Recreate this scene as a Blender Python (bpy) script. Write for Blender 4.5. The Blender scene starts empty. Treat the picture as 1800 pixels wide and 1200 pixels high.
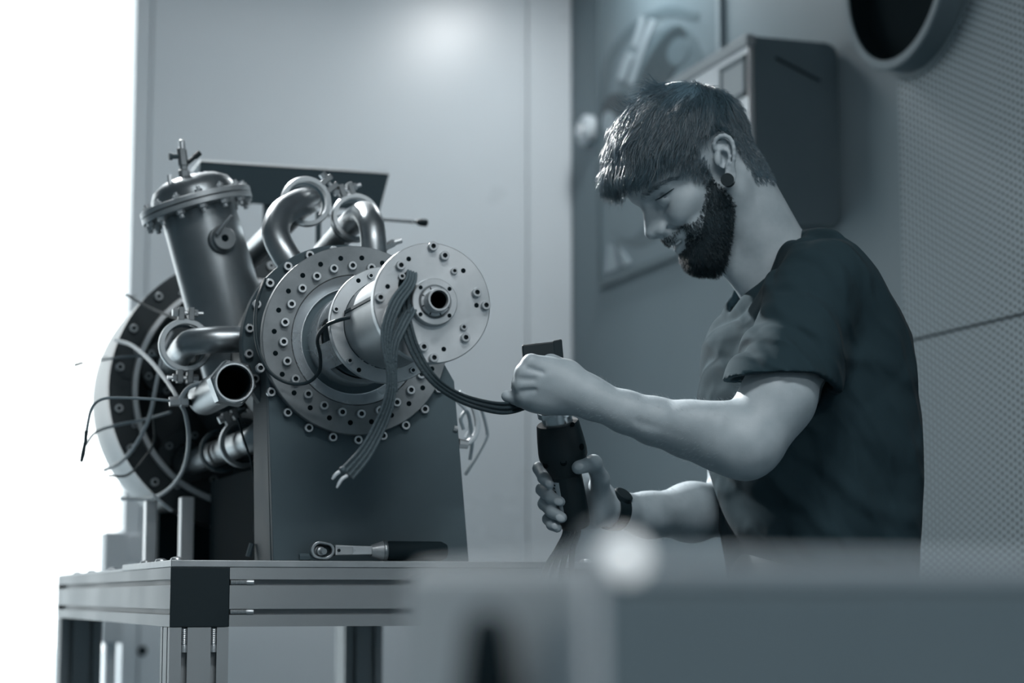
import bpy, bmesh, math, random
import numpy as np
from mathutils import Vector, Matrix, Euler
random.seed(7)
rng = np.random.default_rng(11)
scene = bpy.context.scene
col = scene.collection
# ---------------------------------------------------------------- camera
YAW = math.radians(18.4)          # camera looks this far to the right of the room's depth axis
PITCH = math.atan(449 / 3600.0)
CAM_Z = 0.95
cam_d = bpy.data.cameras.new('camera')
cam_d.sensor_width = 36.0
cam_d.lens = 72.0
cam_d.clip_start = 0.02
cam_d.dof.use_dof = True
cam_d.dof.focus_distance = 2.77
cam_d.dof.aperture_fstop = 3.3
cam = bpy.data.objects.new('camera', cam_d)
cam.location = (0, 0, CAM_Z)
cam.rotation_euler = (math.pi / 2 + PITCH, 0, -YAW)
col.objects.link(cam)
scene.camera = cam
# ---------------------------------------------------------------- world: bright overcast sky, seen through the doorway
world = bpy.data.worlds.new('overcast_sky')
scene.world = world
world.use_nodes = True
bg = world.node_tree.nodes['Background']
bg.inputs['Color'].default_value = (0.92, 0.985, 1.0, 1)
bg.inputs['Strength'].default_value = 3.2
# ---------------------------------------------------------------- lights of the room
def area(name, loc, rot, sx, sy, power, colr=(0.985, 0.995, 1.0), portal=False, spread=None):
    d = bpy.data.lights.new(name, 'AREA')
    d.shape = 'RECTANGLE'; d.size = sx; d.size_y = sy; d.energy = power; d.color = colr
    if spread: d.spread = spread
    if portal: d.cycles.is_portal = True
    o = bpy.data.objects.new(name, d)
    o.location = loc; o.rotation_euler = rot
    col.objects.link(o)
    return o
area('door_portal', (0.538, 5.99, 1.4), (math.radians(-90), 0, 0), 0.52, 2.8, 1, portal=True)
LAMPS = [((1.97, 5.0, 2.93), 0.2, 0.4, 13), ((0.55, 1.2, 2.93), 1.2, 0.3, 34), ((1.05, 5.0, 2.93), 0.9, 0.14, 3), ((0.25, 4.1, 2.93), 0.3, 1.0, 8), ((1.0, -1.2, 2.93), 1.2, 0.3, 50)]
SPOT_AT, SPOT_TO, SPOT_W = (0.30, 4.75, 2.84), (1.04, 2.68, 1.50), 760  # unseen spot, added for the rim light on hair and hands
# ---------------------------------------------------------------- colour management
scene.view_settings.view_transform = 'Standard'
scene.view_settings.look = 'None'
scene.view_settings.exposure = 0.0
scene.view_settings.gamma = 1.0
scene.view_settings.use_curve_mapping = False

# ================================================================ helpers
def tag(o, label=None, cat=None, group=None, kind=None):
    if label: o['label'] = label
    if cat: o['category'] = cat
    if group: o['group'] = group
    if kind: o['kind'] = kind
    return o
def empty(name, loc=(0, 0, 0), rz=0.0, label=None, cat=None, group=None):
    o = bpy.data.objects.new(name, None)
    o.empty_display_size = 0.05
    o.location = loc; o.rotation_euler = (0, 0, rz)
    col.objects.link(o)
    return tag(o, label, cat, group)
def tint(v):
    """monochrome blue-grey of the photograph: darks lean teal, lights are near neutral"""
    t = min(1.0, max(0.0, (math.log10(max(v, 1e-4)) + 2.0) / 2.0))
    return (v * (0.33 + 0.64 * t), v, min(1, v * (1.33 - 0.30 * t)), 1)
MATS = {}
def mat(name, v=0.4, rough=0.5, metal=0.0, bump=0.0, bscale=60.0, var=0.0, vscale=8.0, coat=0.0, spec=0.5, sheen=0.0, stretch=None, sss=0.0, rgb=None):
    m = bpy.data.materials.new(name)
    m.use_nodes = True
    nt = m.node_tree; N = nt.nodes; L = nt.links
    b = N['Principled BSDF']
    def tn(q):
        c = tint(q)
        return (c[0] * .45 + q * .53, q, min(1, c[2] * .45 + q * .56), 1) if metal > .3 else c
    b.inputs['Base Color'].default_value = rgb or tn(v)
    b.inputs['Roughness'].default_value = rough
    b.inputs['Metallic'].default_value = metal
    b.inputs['Specular IOR Level'].default_value = spec
    if coat: b.inputs['Coat Weight'].default_value = coat
    if sheen:
        b.inputs['Sheen Weight'].default_value = sheen; b.inputs['Sheen Roughness'].default_value = 0.4
    if sss:
        b.inputs['Subsurface Weight'].default_value = sss
        b.inputs['Subsurface Radius'].default_value = (0.008, 0.007, 0.006)
        b.inputs['Subsurface Scale'].default_value = 0.5
    tc = N.new('ShaderNodeTexCoord'); mp = N.new('ShaderNodeMapping')
    L.new(tc.outputs['Object'], mp.inputs['Vector'])
    if stretch: mp.inputs['Scale'].default_value = stretch
    if var:
        nz = N.new('ShaderNodeTexNoise'); nz.inputs['Scale'].default_value = vscale; nz.inputs['Detail'].default_value = 5
        L.new(mp.outputs['Vector'], nz.inputs['Vector'])
        rp = N.new('ShaderNodeValToRGB')
        rp.color_ramp.elements[0].position = 0.3; rp.color_ramp.elements[1].position = 0.7
        rp.color_ramp.elements[0].color = tn(v * (1 - var)); rp.color_ramp.elements[1].color = tn(min(1, v * (1 + var)))
        L.new(nz.outputs['Fac'], rp.inputs['Fac']); L.new(rp.outputs['Color'], b.inputs['Base Color'])
        mr = N.new('ShaderNodeMapRange'); mr.inputs['To Min'].default_value = max(0.02, rough - 0.10); mr.inputs['To Max'].default_value = min(1, rough + 0.10)
        L.new(nz.outputs['Fac'], mr.inputs['Value']); L.new(mr.outputs['Result'], b.inputs['Roughness'])
    if bump:
        n2 = N.new('ShaderNodeTexNoise'); n2.inputs['Scale'].default_value = bscale; n2.inputs['Detail'].default_value = 6
        L.new(mp.outputs['Vector'], n2.inputs['Vector'])
        bp = N.new('ShaderNodeBump'); bp.inputs['Strength'].default_value = bump; bp.inputs['Distance'].default_value = 0.002
        L.new(n2.outputs['Fac'], bp.inputs['Height']); L.new(bp.outputs['Normal'], b.inputs['Normal'])
    MATS[name] = m
    return m
def emis(name, v, strength):
    m = bpy.data.materials.new(name); m.use_nodes = True
    b = m.node_tree.nodes['Principled BSDF']
    b.inputs['Base Color'].default_value = tint(v)
    b.inputs['Emission Color'].default_value = (0.93, 0.985, 1, 1); b.inputs['Emission Strength'].default_value = strength
    MATS[name] = m
    return m

class MB:
    """collects primitive shapes into one mesh"""
    def __init__(s): s.v = []; s.f = []
    def add(s, vs, fs):
        o = len(s.v); s.v += [tuple(p) for p in vs]; s.f += [tuple(i + o for i in f) for f in fs]; return s
    def box(s, x0, x1, y0, y1, z0, z1):
        vs = [(x, y, z) for z in (z0, z1) for y in (y0, y1) for x in (x0, x1)]
        return s.add(vs, [(0, 2, 3, 1), (4, 5, 7, 6), (0, 1, 5, 4), (2, 6, 7, 3), (0, 4, 6, 2), (1, 3, 7, 5)])
    def hexa(s, bot, top):
        return s.add(list(bot) + list(top), [(3, 2, 1, 0), (4, 5, 6, 7)] + [(i, (i + 1) % 4, 4 + (i + 1) % 4, 4 + i) for i in range(4)])
    def prism(s, poly, a, b, axis='y'):
        n = len(poly)
        def pt(p, t): return {'y': (p[0], t, p[1]), 'x': (t, p[0], p[1]), 'z': (p[0], p[1], t)}[axis]
        vs = [pt(p, a) for p in poly] + [pt(p, b) for p in poly]
        return s.add(vs, [tuple(range(n))[::-1], tuple(range(n, 2 * n))] + [(i, (i + 1) % n, n + (i + 1) % n, n + i) for i in range(n)])
    def lathe(s, prof, origin=(0, 0, 0), axis=(0, 0, 1), n=48, closed=False, phase=0.0):
        """prof: list of (r, t) swept about the axis through origin; r==0 makes a pole"""
        ax = Vector(axis).normalized()
        e1 = ax.orthogonal().normalized()
        if abs(ax.y) > 0.99: e1 = Vector((1, 0, 0))
        if abs(ax.z) > 0.99: e1 = Vector((1, 0, 0))
        e2 = ax.cross(e1)
        o = Vector(origin); vs = []; rings = []
        for r, t in prof:
            if abs(r) < 1e-7:
                rings.append([len(vs)]); vs.append(o + ax * t)
            else:
                rg = []
                for k in range(n):
                    a = 2 * math.pi * k / n + phase
                    rg.append(len(vs)); vs.append(o + ax * t + (e1 * math.cos(a) + e2 * math.sin(a)) * r)
                rings.append(rg)
        fs = []
        pairs = list(zip(rings[:-1], rings[1:])) + ([(rings[-1], rings[0])] if closed else [])
        for A, B in pairs:
            if len(A) == 1 and len(B) == 1: continue
            for k in range(n):
                k2 = (k + 1) % n
                if len(A) == 1: fs.append((A[0], B[k2], B[k]))
                elif len(B) == 1: fs.append((A[k], A[k2], B[0]))
                else: fs.append((A[k], A[k2], B[k2], B[k]))
        return s.add(vs, fs)
    def cyl(s, p0, p1, r, r1=None, n=24, phase=0.0):
        p0 = Vector(p0); p1 = Vector(p1); d = (p1 - p0)
        return s.lathe([(0, 0), (r, 0), (r if r1 is None else r1, d.length), (0, d.length)], p0, d, n, phase=phase)
    def ring(s, p0, axis, r0, r1, t0, t1, n=48):
        return s.lathe([(r0, t0), (r1, t0), (r1, t1), (r0, t1)], p0, axis, n, closed=True)
    def sphere(s, c, r, n=16, sc=(1, 1, 1)):
        o = len(s.v)
        s.lathe([(r * math.sin(math.pi * i / n), -r * math.cos(math.pi * i / n)) for i in range(n + 1)], (0, 0, 0), (0, 0, 1), 2 * n)
        for i in range(o, len(s.v)):
            p = s.v[i]; s.v[i] = (p[0] * sc[0] + c[0], p[1] * sc[1] + c[1], p[2] * sc[2] + c[2])
        return s
    def tube(s, pts, r, n=10, cap=True):
        pts = [Vector(p) for p in pts]; m = len(pts)
        rr = r if isinstance(r, (list, tuple)) else [r] * m
        T = [((pts[min(i + 1, m - 1)] - pts[max(i - 1, 0)]).normalized()) for i in range(m)]
        e = T[0].orthogonal().normalized(); vs = []; fs = []
        for i in range(m):
            e = (e - T[i] * e.dot(T[i]))
            e = e.normalized() if e.length > 1e-6 else T[i].orthogonal().normalized()
            f = T[i].cross(e)
            for k in range(n):
                a = 2 * math.pi * k / n
                vs.append(pts[i] + (e * math.cos(a) + f * math.sin(a)) * rr[i])
        for i in range(m - 1):
            for k in range(n):
                fs.append((i * n + k, i * n + (k + 1) % n, (i + 1) * n + (k + 1) % n, (i + 1) * n + k))
        if cap:
            fs.append(tuple(range(n))[::-1]); fs.append(tuple((m - 1) * n + k for k in range(n)))
        return s.add(vs, fs)
    def mesh(s, name, angle=35):
        me = bpy.data.meshes.new(name)
        me.from_pydata(s.v, [], s.f)
        bm = bmesh.new(); bm.from_mesh(me); bmesh.ops.recalc_face_normals(bm, faces=bm.faces); bm.to_mesh(me); bm.free()
        me.polygons.foreach_set('use_smooth', [True] * len(me.polygons))
        me.set_sharp_from_angle(angle=math.radians(angle))
        return me
    def build(s, name, m, parent=None, bev=0.0, angle=35):
        me = s.mesh(name, angle)
        me.materials.append(MATS[m] if isinstance(m, str) else m)
        return link(name, me, parent, bev)
def link(name, me, parent=None, bev=0.0):
    o = bpy.data.objects.new(name, me)
    col.objects.link(o)
    if parent: o.parent = parent
    if bev:
        md = o.modifiers.new('bevel', 'BEVEL'); md.width = bev; md.segments = 2; md.limit_method = 'ANGLE'; md.angle_limit = math.radians(40)
        md.harden_normals = True
    return o
def inst(me, name, parent, M):
    o = bpy.data.objects.new(name, me)
    col.objects.link(o); o.parent = parent; o.matrix_basis = M
    return o
def frame(p, z, x=None):
    """matrix with local z along z, at p"""
    z = Vector(z).normalized(); x = Vector(x) if x is not None else z.orthogonal()
    x = (x - z * x.dot(z)).normalized(); y = z.cross(x)
    return Matrix(((x.x, y.x, z.x, p[0]), (x.y, y.y, z.y, p[1]), (x.z, y.z, z.z, p[2]), (0, 0, 0, 1)))
def spline(pts, n=8):
    """Catmull-Rom through pts"""
    p = [Vector(q) for q in pts]; p = [p[0] * 2 - p[1]] + p + [p[-1] * 2 - p[-2]]; out = []
    for i in range(1, len(p) - 2):
        for k in range(n):
            t = k / n; a, b, c, d = p[i - 1], p[i], p[i + 1], p[i + 2]
            out.append(0.5 * ((2 * b) + (c - a) * t + (2 * a - 5 * b + 4 * c - d) * t * t + (3 * b - a - 3 * c + d) * t ** 3))
    out.append(p[-2]); return out
def fillet(pts, r, n=8):
    """polyline with rounded corners"""
    p = [Vector(q) for q in pts]; out = [p[0]]
    for i in range(1, len(p) - 1):
        a = (p[i - 1] - p[i]); b = (p[i + 1] - p[i]); la, lb = a.length, b.length; a.normalize(); b.normalize()
        ang = a.angle(b); d = min(r / math.tan(ang / 2), la * 0.49, lb * 0.49); rr = d * math.tan(ang / 2)
        s0 = p[i] + a * d; bis = (a + b).normalized(); c = p[i] + bis * (rr / math.sin(ang / 2))
        u = (s0 - c); w = (p[i] + b * d - c); tot = u.angle(w)
        ax = u.cross(w).normalized()
        for k in range(n + 1): out.append(c + Matrix.Rotation(tot * k / n, 3, ax) @ u)
    out.append(p[-1]); return out

# ================================================================ materials
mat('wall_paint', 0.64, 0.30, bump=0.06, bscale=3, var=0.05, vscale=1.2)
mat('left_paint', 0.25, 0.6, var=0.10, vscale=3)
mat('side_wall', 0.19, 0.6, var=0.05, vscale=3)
mat('floor_epoxy', 0.16, 0.4, var=0.1, vscale=3)
mat('ceiling_paint', 0.30, 0.8)
mat('concrete', 0.6, 0.9, var=0.1, vscale=2)
mat('alu_profile', 0.34, 0.55, 0.45, bump=0.05, bscale=40, var=0.04, vscale=5)
mat('alu_plate', 0.42, 0.5, 0.7, bump=0.15, bscale=60, var=0.18, vscale=14)
mat('black_plastic', 0.018, 0.6, spec=0.3)
mat('black_rubber', 0.018, 0.75, spec=0.2)
mat('black_steel', 0.10, 0.75, 0.0, bump=0.1, bscale=60, var=0.12, vscale=10)
mat('grey_steel', 0.075, 0.7, 0.1, bump=0.12, bscale=50, var=0.15, vscale=12)
mat('flange_steel', 0.21, 0.52, 0.45, bump=0.15, bscale=90, var=0.24, vscale=22)
mat('machined_alu', 0.55, 0.38, 0.65, bump=0.08, bscale=150, var=0.16, vscale=14)
mat('barrel_alu', 0.34, 0.45, 0.6, bump=0.08, bscale=60, var=0.18, vscale=12)
mat('sheet_dark', 0.09, 0.6)
mat('lid_steel', 0.42, 0.42, 0.6, bump=0.08, bscale=90, var=0.14, vscale=20)
mat('ring_bright', 0.85, 0.4, 0.35)
mat('deep_black', 0.022, 0.95, spec=0.05, var=0.1)
mat('polished', 0.70, 0.26, 0.8, var=0.10, vscale=14)
mat('pipe_steel', 0.36, 0.36, 0.9, bump=0.06, bscale=35, var=0.16, vscale=15)
mat('tower_steel', 0.27, 0.36, 0.85, bump=0.08, bscale=25, var=0.2, vscale=9)
mat('bolt_steel', 0.50, 0.35, 0.7)
mat('disk_dark', 0.055, 0.42, 0.5, var=0.12, vscale=8)
mat('rim_alu', 0.22, 0.45, 0.5, var=0.06, vscale=5)
mat('hose_light', 0.52, 0.45)
mat('wire_grey', 0.22, 0.5)
mat('wire_dark', 0.03, 0.5)
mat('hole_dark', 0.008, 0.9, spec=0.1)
mat('socket_dark', 0.03, 0.7, 0.3)
# ================================================================ the room
XW, YB, ZCEIL = 2.148, 5.874, 2.96
XL, YF, DOOR_X0, DOOR_X1, DOOR_H = -2.2, -2.6, -1.2, 0.796, 2.8
def struct(o): o['kind'] = 'structure'; return o
m = MB().box(XL - .1, XW + .1, YF - .1, YB + .12, -0.1, 0.0); struct(m.build('floor', 'floor_epoxy'))
m = MB().box(XL - .1, XW + .1, YF - .1, YB + .12, ZCEIL, ZCEIL + .1); struct(m.build('ceiling', 'ceiling_paint'))
m = MB().box(XL - .1, XL, YF, YB, 0, ZCEIL); struct(m.build('wall_left', 'left_paint'))
m = MB().box(XL, XW, YF - .1, YF, 0, ZCEIL); struct(m.build('wall_front', 'wall_paint'))
# back wall: core left of, above and right of the doorway, faced with sheet panels
wb = MB()
wb.box(XL, DOOR_X0, YB, YB + .12, 0, ZCEIL).box(DOOR_X0, DOOR_X1, YB, YB + .12, DOOR_H, ZCEIL).box(DOOR_X1, XW + .1, YB, YB + .12, 0, ZCEIL)
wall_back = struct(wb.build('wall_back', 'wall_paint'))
edges = [DOOR_X1 + 0.045, 2.00, XW]
for a, b in zip(edges[:-1], edges[1:]):
    MB().box(a + .002, b - .002, YB - .012, YB - .0005, 0.02, ZCEIL - .002).build('panel', 'wall_paint', wall_back, bev=.003)
MB().box(DOOR_X1 - .005, DOOR_X1 + .040, YB - .02, YB + .125, 0, DOOR_H).build('door_frame', 'wall_paint', wall_back, bev=.002)
for px_x in (0.853, 0.935):
    MB().lathe([(0, -.004), (.012, -.004), (.014, 0), (0, 0)], (px_x, YB - .0121, 0.80), (0, 1, 0), 20).build('screw_cap', 'black_plastic', wall_back)
# right wall: flat painted section and a perforated acoustic panel
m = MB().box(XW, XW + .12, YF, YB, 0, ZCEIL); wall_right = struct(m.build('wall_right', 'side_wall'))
perf = bpy.data.materials.new('perforated_sheet'); perf.use_nodes = True
nt = perf.node_tree; N = nt.nodes; L = nt.links; b = N['Principled BSDF']
b.inputs['Roughness'].default_value = 0.5; b.inputs['Metallic'].default_value = 0.25
tc = N.new('ShaderNodeTexCoord'); sep = N.new('ShaderNodeSeparateXYZ'); L.new(tc.outputs['Object'], sep.inputs[0])
def mth(op, a, b_=None, c=None):
    n = N.new('ShaderNodeMath'); n.operation = op
    for i, q in enumerate((a, b_, c)):
        if q is None: continue
        if isinstance(q, (int, float)): n.inputs[i].default_value = q
        else: L.new(q, n.inputs[i])
    return n.outputs[0]
PV, PH = 0.0150, 0.0155      # hole pitch up the column, and between columns
u = mth('DIVIDE', sep.outputs['Y'], PH); cidx = mth('FLOOR', u); fu = mth('SUBTRACT', mth('SUBTRACT', u, cidx), 0.5)
par = mth('MODULO', mth('ABSOLUTE', cidx), 2.0)
v = mth('ADD', mth('DIVIDE', sep.outputs['Z'], PV), mth('MULTIPLY', par, 0.5)); fv = mth('SUBTRACT', mth('FRACT', v), 0.5)
du = mth('MULTIPLY', fu, PH); dv = mth('MULTIPLY', fv, PV)
rr = mth('SQRT', mth('ADD', mth('MULTIPLY', du, du), mth('MULTIPLY', dv, dv)))
hole = N.new('ShaderNodeMapRange'); hole.interpolation_type = 'SMOOTHSTEP'
hole.inputs['From Min'].default_value = 0.0044; hole.inputs['From Max'].default_value = 0.0058
L.new(rr, hole.inputs['Value'])
mx = N.new('ShaderNodeMix'); mx.data_type = 'RGBA'
mx.inputs['A'].default_value = tint(0.02); mx.inputs['B'].default_value = tint(0.27)
L.new(hole.outputs['Result'], mx.inputs['Factor']); L.new(mx.outputs['Result'], b.inputs['Base Color'])
bp = N.new('ShaderNodeBump'); bp.inputs['Strength'].default_value = 0.6; bp.inputs['Distance'].default_value = 0.002
L.new(hole.outputs['Result'], bp.inputs['Height']); L.new(bp.outputs['Normal'], b.inputs['Normal'])
MATS['perf'] = perf
for z0, z1 in ((0.02, 1.48), (1.484, 2.93)):
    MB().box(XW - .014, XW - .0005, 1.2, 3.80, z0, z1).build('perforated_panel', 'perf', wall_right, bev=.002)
# outside ground in the daylight
m = MB().box(-14, 14, YB + .12, 40, -0.12, -0.02); struct(m.build('ground_outside', 'concrete'))
# ceiling lamps: sheet housing with a glowing diffuser below the ceiling
emis('lamp_glow', 0.8, 1.2)
for i, (p, sx, sy, pw) in enumerate(LAMPS):
    t = empty('ceiling_lamp', (p[0], p[1], ZCEIL), 0, ['small ceiling lamp close to the back corner', 'long ceiling lamp above the work bench', 'narrow ceiling lamp along the back wall', 'ceiling lamp left of the machine near the doorway', 'ceiling lamp furthest from the back wall'][i], 'lamp')
    MB().box(-sx / 2 - .02, sx / 2 + .02, -sy / 2 - .02, sy / 2 + .02, -.018, 0).build('housing', 'alu_profile', t)
    MB().box(-sx / 2, sx / 2, -sy / 2, sy / 2, -.024, -.0185).build('diffuser', 'lamp_glow', t)
    lo = area('lamp_light', (p[0], p[1], p[2] - .005), (0, 0, 0), sx, sy, pw)

# spot on a short ceiling arm, added out of view to rim-light the man
sp_t = empty('added_rim_spot', (SPOT_AT[0], SPOT_AT[1], ZCEIL), 0, 'added ceiling spot near the doorway giving the man a rim of light', 'lamp')
sdir = (Vector(SPOT_TO) - Vector(SPOT_AT)).normalized()
so = Vector(SPOT_AT) - Vector((SPOT_AT[0], SPOT_AT[1], ZCEIL))
MB().cyl((0, 0, 0), (0, 0, so.z + .02), .012, n=12).build('arm', 'black_plastic', sp_t)
MB().lathe([(0, -.10), (.045, -.10), (.055, .02), (.060, .03), (.052, .03), (.045, -.02), (0, -.02)], so - sdir * .04, sdir, 24).build('rim_spot_head', 'black_plastic', sp_t)
sd_ = bpy.data.lights.new('added_rim_light', 'SPOT'); sd_.energy = SPOT_W; sd_.spot_size = math.radians(27); sd_.spot_blend = 0.6; sd_.shadow_soft_size = 0.04; sd_.color = (0.985, 0.995, 1.0)
so_ = bpy.data.objects.new('added_rim_light', sd_); so_.location = Vector(SPOT_AT); so_.rotation_euler = sdir.to_track_quat('-Z', 'Y').to_euler(); col.objects.link(so_)
# ================================================================ work bench of aluminium profile
BX0, BX1, BY0, BY1, BZ0, BZ1 = 0.442, 1.096, 2.790, 4.222, 0.910, 0.990
def profile(w=0.08):
    """80 x 80 slotted profile cross-section, centred"""
    h = w / 2; side = []
    for c in (-.02, .02):
        side += [(c - .004, 0), (c - .004, .0045), (c - .009, .0045), (c - .009, .013), (c + .009, .013), (c + .009, .0045), (c + .004, .0045), (c + .004, 0)]
    poly = []
    for k in range(4):
        a = k * math.pi / 2; ca, sa = round(math.cos(a)), round(math.sin(a))
        poly.append((-h * ca - (-h) * sa, -h * sa + (-h) * ca))
        for s_, d_ in side:
            x, y = s_, -h + d_
            poly.append((x * ca - y * sa, x * sa + y * ca))
    return poly
PROF = profile()
bench = empty('work_bench', ((BX0 + BX1) / 2, (BY0 + BY1) / 2, 0), 0, 'aluminium slotted-profile work bench carrying the large machine', 'work bench')
bx, by = bench.location.x, bench.location.y
def prof_obj(name, a, b, axis, c):
    """profile from a to b along axis, centred at c (the two other coordinates)"""
    m = MB()
    pl = [(p[0] + c[0], p[1] + c[1]) for p in PROF]
    m.prism(pl, a, b, axis)
    for i, q in enumerate(m.v): m.v[i] = (q[0] - bx, q[1] - by, q[2])
    me = m.mesh(name, 20); me.materials.append(MATS['alu_profile'])
    o = link(name, me, bench)
    return o
zc = (BZ0 + BZ1) / 2
for x in (BX0 + .04, BX1 - .04):
    prof_obj('side_beam', BY0 + .0022, BY1 - .0022, 'y', (x, zc))
for y in (BY0 + .04, BY1 - .04):
    prof_obj('cross_beam', BX0 + .0805, BX1 - .0805, 'x', (y, zc))
for x in (BX0 + .04, BX1 - .04):
    for y in (BY0 + .04, BY1 - .04):
        prof_obj('leg', 0.03, BZ0 - .0008, 'z', (x, y))
        MB().lathe([(0, 0), (.035, 0), (.035, .008), (.012, .014), (.012, .0295), (0, .0295)], (x - bx, y - by, 0), (0, 0, 1), 24).build('levelling_foot', 'black_rubber', bench)
for x in (BX0 + .04, BX1 - .04):
    for y0, y1 in ((BY0, BY0 + .0022), (BY1 - .0022, BY1)):
        m = MB().box(x - .0402 - bx, x + .0402 - bx, y0 - by, y1 - by, BZ0 - .0004, BZ1 + .0002)
        m.build('end_cap', 'black_plastic', bench, bev=.0012)
# threaded connectors lying in the slots next to the joints
def connector(p, d, up):
    d = Vector(d)
    m = MB()
    prof = [(0, 0)]
    for k in range(9): prof += [(.0036, .0025 * k), (.0030, .0025 * k + .0013)]
    prof += [(.0038, .0235), (.0038, .032), (0, .032)]
    m.lathe(prof, (p[0] - bx, p[1] - by, p[2]), d, 12)
    m.build('slot_connector', 'bolt_steel', bench)
for z in (BZ0 + .02, BZ0 + .06):
    connector((BX0 + .0815, BY0 + .0012, z), (1, 0, 0), 0)
    connector((BX1 - .0815, BY0 + .0012, z), (-1, 0, 0), 0)
for x in (BX0 + .02, BX0 + .06, BX1 - .06, BX1 - .02):
    connector((x, BY0 + .0012, BZ0 - .002), (0, 0, -1), 0)
# mounting plate on top, and a thin cover sheet behind it
PZ = 1.0
m = MB().box(BX0 - bx, BX1 - bx, BY0 - by, 3.275 - by, BZ1 + .0004, PZ); m.build('top_plate', 'alu_plate', bench, bev=.0012)
m = MB().box(BX0 - bx, BX1 - bx, 3.2755 - by, BY1 - by, BZ1 + .0004, BZ1 + .004); m.build('cover_sheet', 'alu_plate', bench)
dome = MB().lathe([(.0095, 0), (.0095, .0012), (.0080, .0042), (.004, .0058), (0, .0062)], (0, 0, 0), (0, 0, 1), 16).mesh('dome_screw'); dome.materials.append(MATS['bolt_steel'])
for x in (BX0 + .022, BX1 - .022):
    for y, z in ((BY0 + .09, PZ), (3.02, PZ), (3.17, PZ), (3.55, BZ1 + .004), (3.85, BZ1 + .004), (4.08, BZ1 + .004)):
        inst(dome, 'dome_screw', bench, Matrix.Translation((x - bx, y - by, z)))
# ================================================================ the machine on the bench
_fh = Vector((math.sin(YAW), math.cos(YAW), 0)); _rt = Vector((math.cos(YAW), -math.sin(YAW), 0)); _zz = Vector((0, 0, 1))
_fw = _fh * math.cos(PITCH) + _zz * math.sin(PITCH); _up = _zz * math.cos(PITCH) - _fh * math.sin(PITCH)
def at(px, py, d=None, x=None, y=None, z=None):
    """point in the room on the sight line through a photograph position, at a given depth or on a given plane"""
    r = _fw + _rt * ((px - 900) / 3600.0) + _up * ((600 - py) / 3600.0)
    t = d if d is not None else (x / r.x if x is not None else (y / r.y if y is not None else (z - CAM_Z) / r.z))
    return Vector((0, 0, CAM_Z)) + r * t
AX, AZ = 0.706, 1.315
machine = empty('turbo_machine', (AX, 2.95, PZ), 0, 'large metal machine with bolted flanges, elbow pipes and cables on the aluminium bench', 'machine')
MINV = Matrix.Translation((-AX, -2.95, -PZ))
def thing_part(m, name, ma, thing, inv, bev=0.0, angle=35):
    o = m.build(name, ma, thing, bev, angle); o.matrix_parent_inverse = inv; return o
def mp(m, name, ma, bev=0.0, angle=35): return thing_part(m, name, ma, machine, MINV, bev, angle)
def sub(m, name, ma, part, bev=0.0, angle=35): return m.build(name, ma, part, bev, angle)
YAX = (0, 1, 0); AO = (AX, 0, AZ)
def pol(r, deg, y): return Vector((AX + r * math.cos(math.radians(deg)), y, AZ + r * math.sin(math.radians(deg))))
# ---- shared fasteners (local z points out of the surface)
def socket_head(r, h):
    m = MB().lathe([(r * .98, -.002), (r, h * .85), (r * .9, h), (r * .52, h), (r * .46, h * .45), (0, h * .40)], (0, 0, 0), (0, 0, 1), 16)
    me = m.mesh('socket_head_bolt', 30); me.materials.append(MATS['bolt_steel']); me.materials.append(MATS['socket_dark'])
    for p in me.polygons:
        if p.center.z < h * .8 and math.hypot(p.center.x, p.center.y) < r * .62: p.material_index = 1
    return me
def hex_head(r, h, stem=0.0):
    m = MB().lathe([(r, -.001), (r, h), (r * .85, h * 1.1), (0, h * 1.1)], (0, 0, 0), (0, 0, 1), 6)
    if stem: m.lathe([(r * .55, h * 1.1), (r * .55, h * 1.1 + stem), (0, h * 1.1 + stem)], (0, 0, 0), (0, 0, 1), 10)
    me = m.mesh('hex_bolt', 30); me.materials.append(MATS['bolt_steel']); return me
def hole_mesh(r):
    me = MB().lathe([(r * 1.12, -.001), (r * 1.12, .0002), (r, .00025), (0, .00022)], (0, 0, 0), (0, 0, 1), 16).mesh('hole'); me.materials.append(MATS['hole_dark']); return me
SH6, SH5, SH4 = socket_head(.0066, .007), socket_head(.0060, .0065), socket_head(.0045, .0045)
SH3 = socket_head(.0075, .0085); HX = hex_head(.0075, .006, .006); HX2 = hex_head(.0062, .005, .004)
HO4, HO3, HOF = hole_mesh(.0028), hole_mesh(.0024), hole_mesh(.0033)
FRONT = (0, -1, 0)
def bolt(me, part, p, n=FRONT, name='bolt'): return inst(me, name, part, frame(p, n))
# ---- end flange with hub
EY = 2.438; ER = .0762
ef = mp(MB().lathe([(.02, EY), (ER - .0012, EY), (ER, EY + .0012), (ER, EY + .013), (ER - .001, EY + .014), (.02, EY + .014)], AO, YAX, 96, closed=True), 'end_flange', 'machined_alu')
def efp(zx, zy): return at(580 + zx / 5.0, 400 + zy / 5.0, y=EY)
for q in ((898, 168), (1000, 250), (615, 335), (435, 617), (1283, 572), (1362, 685), (1183, 968), (905, 1145), (815, 1050)): bolt(SH5, ef, efp(*q))
for q in ((1088, 382), (627, 430), (1170, 875)): bolt(SH4, ef, efp(*q))
for q in ((692, 275), (1172, 378), (507, 517), (1288, 682), (1000, 1067), (690, 1010)): bolt(HO4, ef, efp(*q), name='hole')
slot0 = efp(668, 470)
m = MB().lathe([(.0135, -.0008), (.0135, .0006), (.0125, .0008), (0, .0006)], (0, 0, 0), (0, 0, 1), 24)
for i, q in enumerate(m.v): m.v[i] = (q[0] * .62, q[1] * 1.05, q[2])
sl = sub(m, 'cable_slot', 'hole_dark', ef); sl.matrix_basis = frame(slot0, FRONT, Vector((.85, 0, -.5)))
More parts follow.
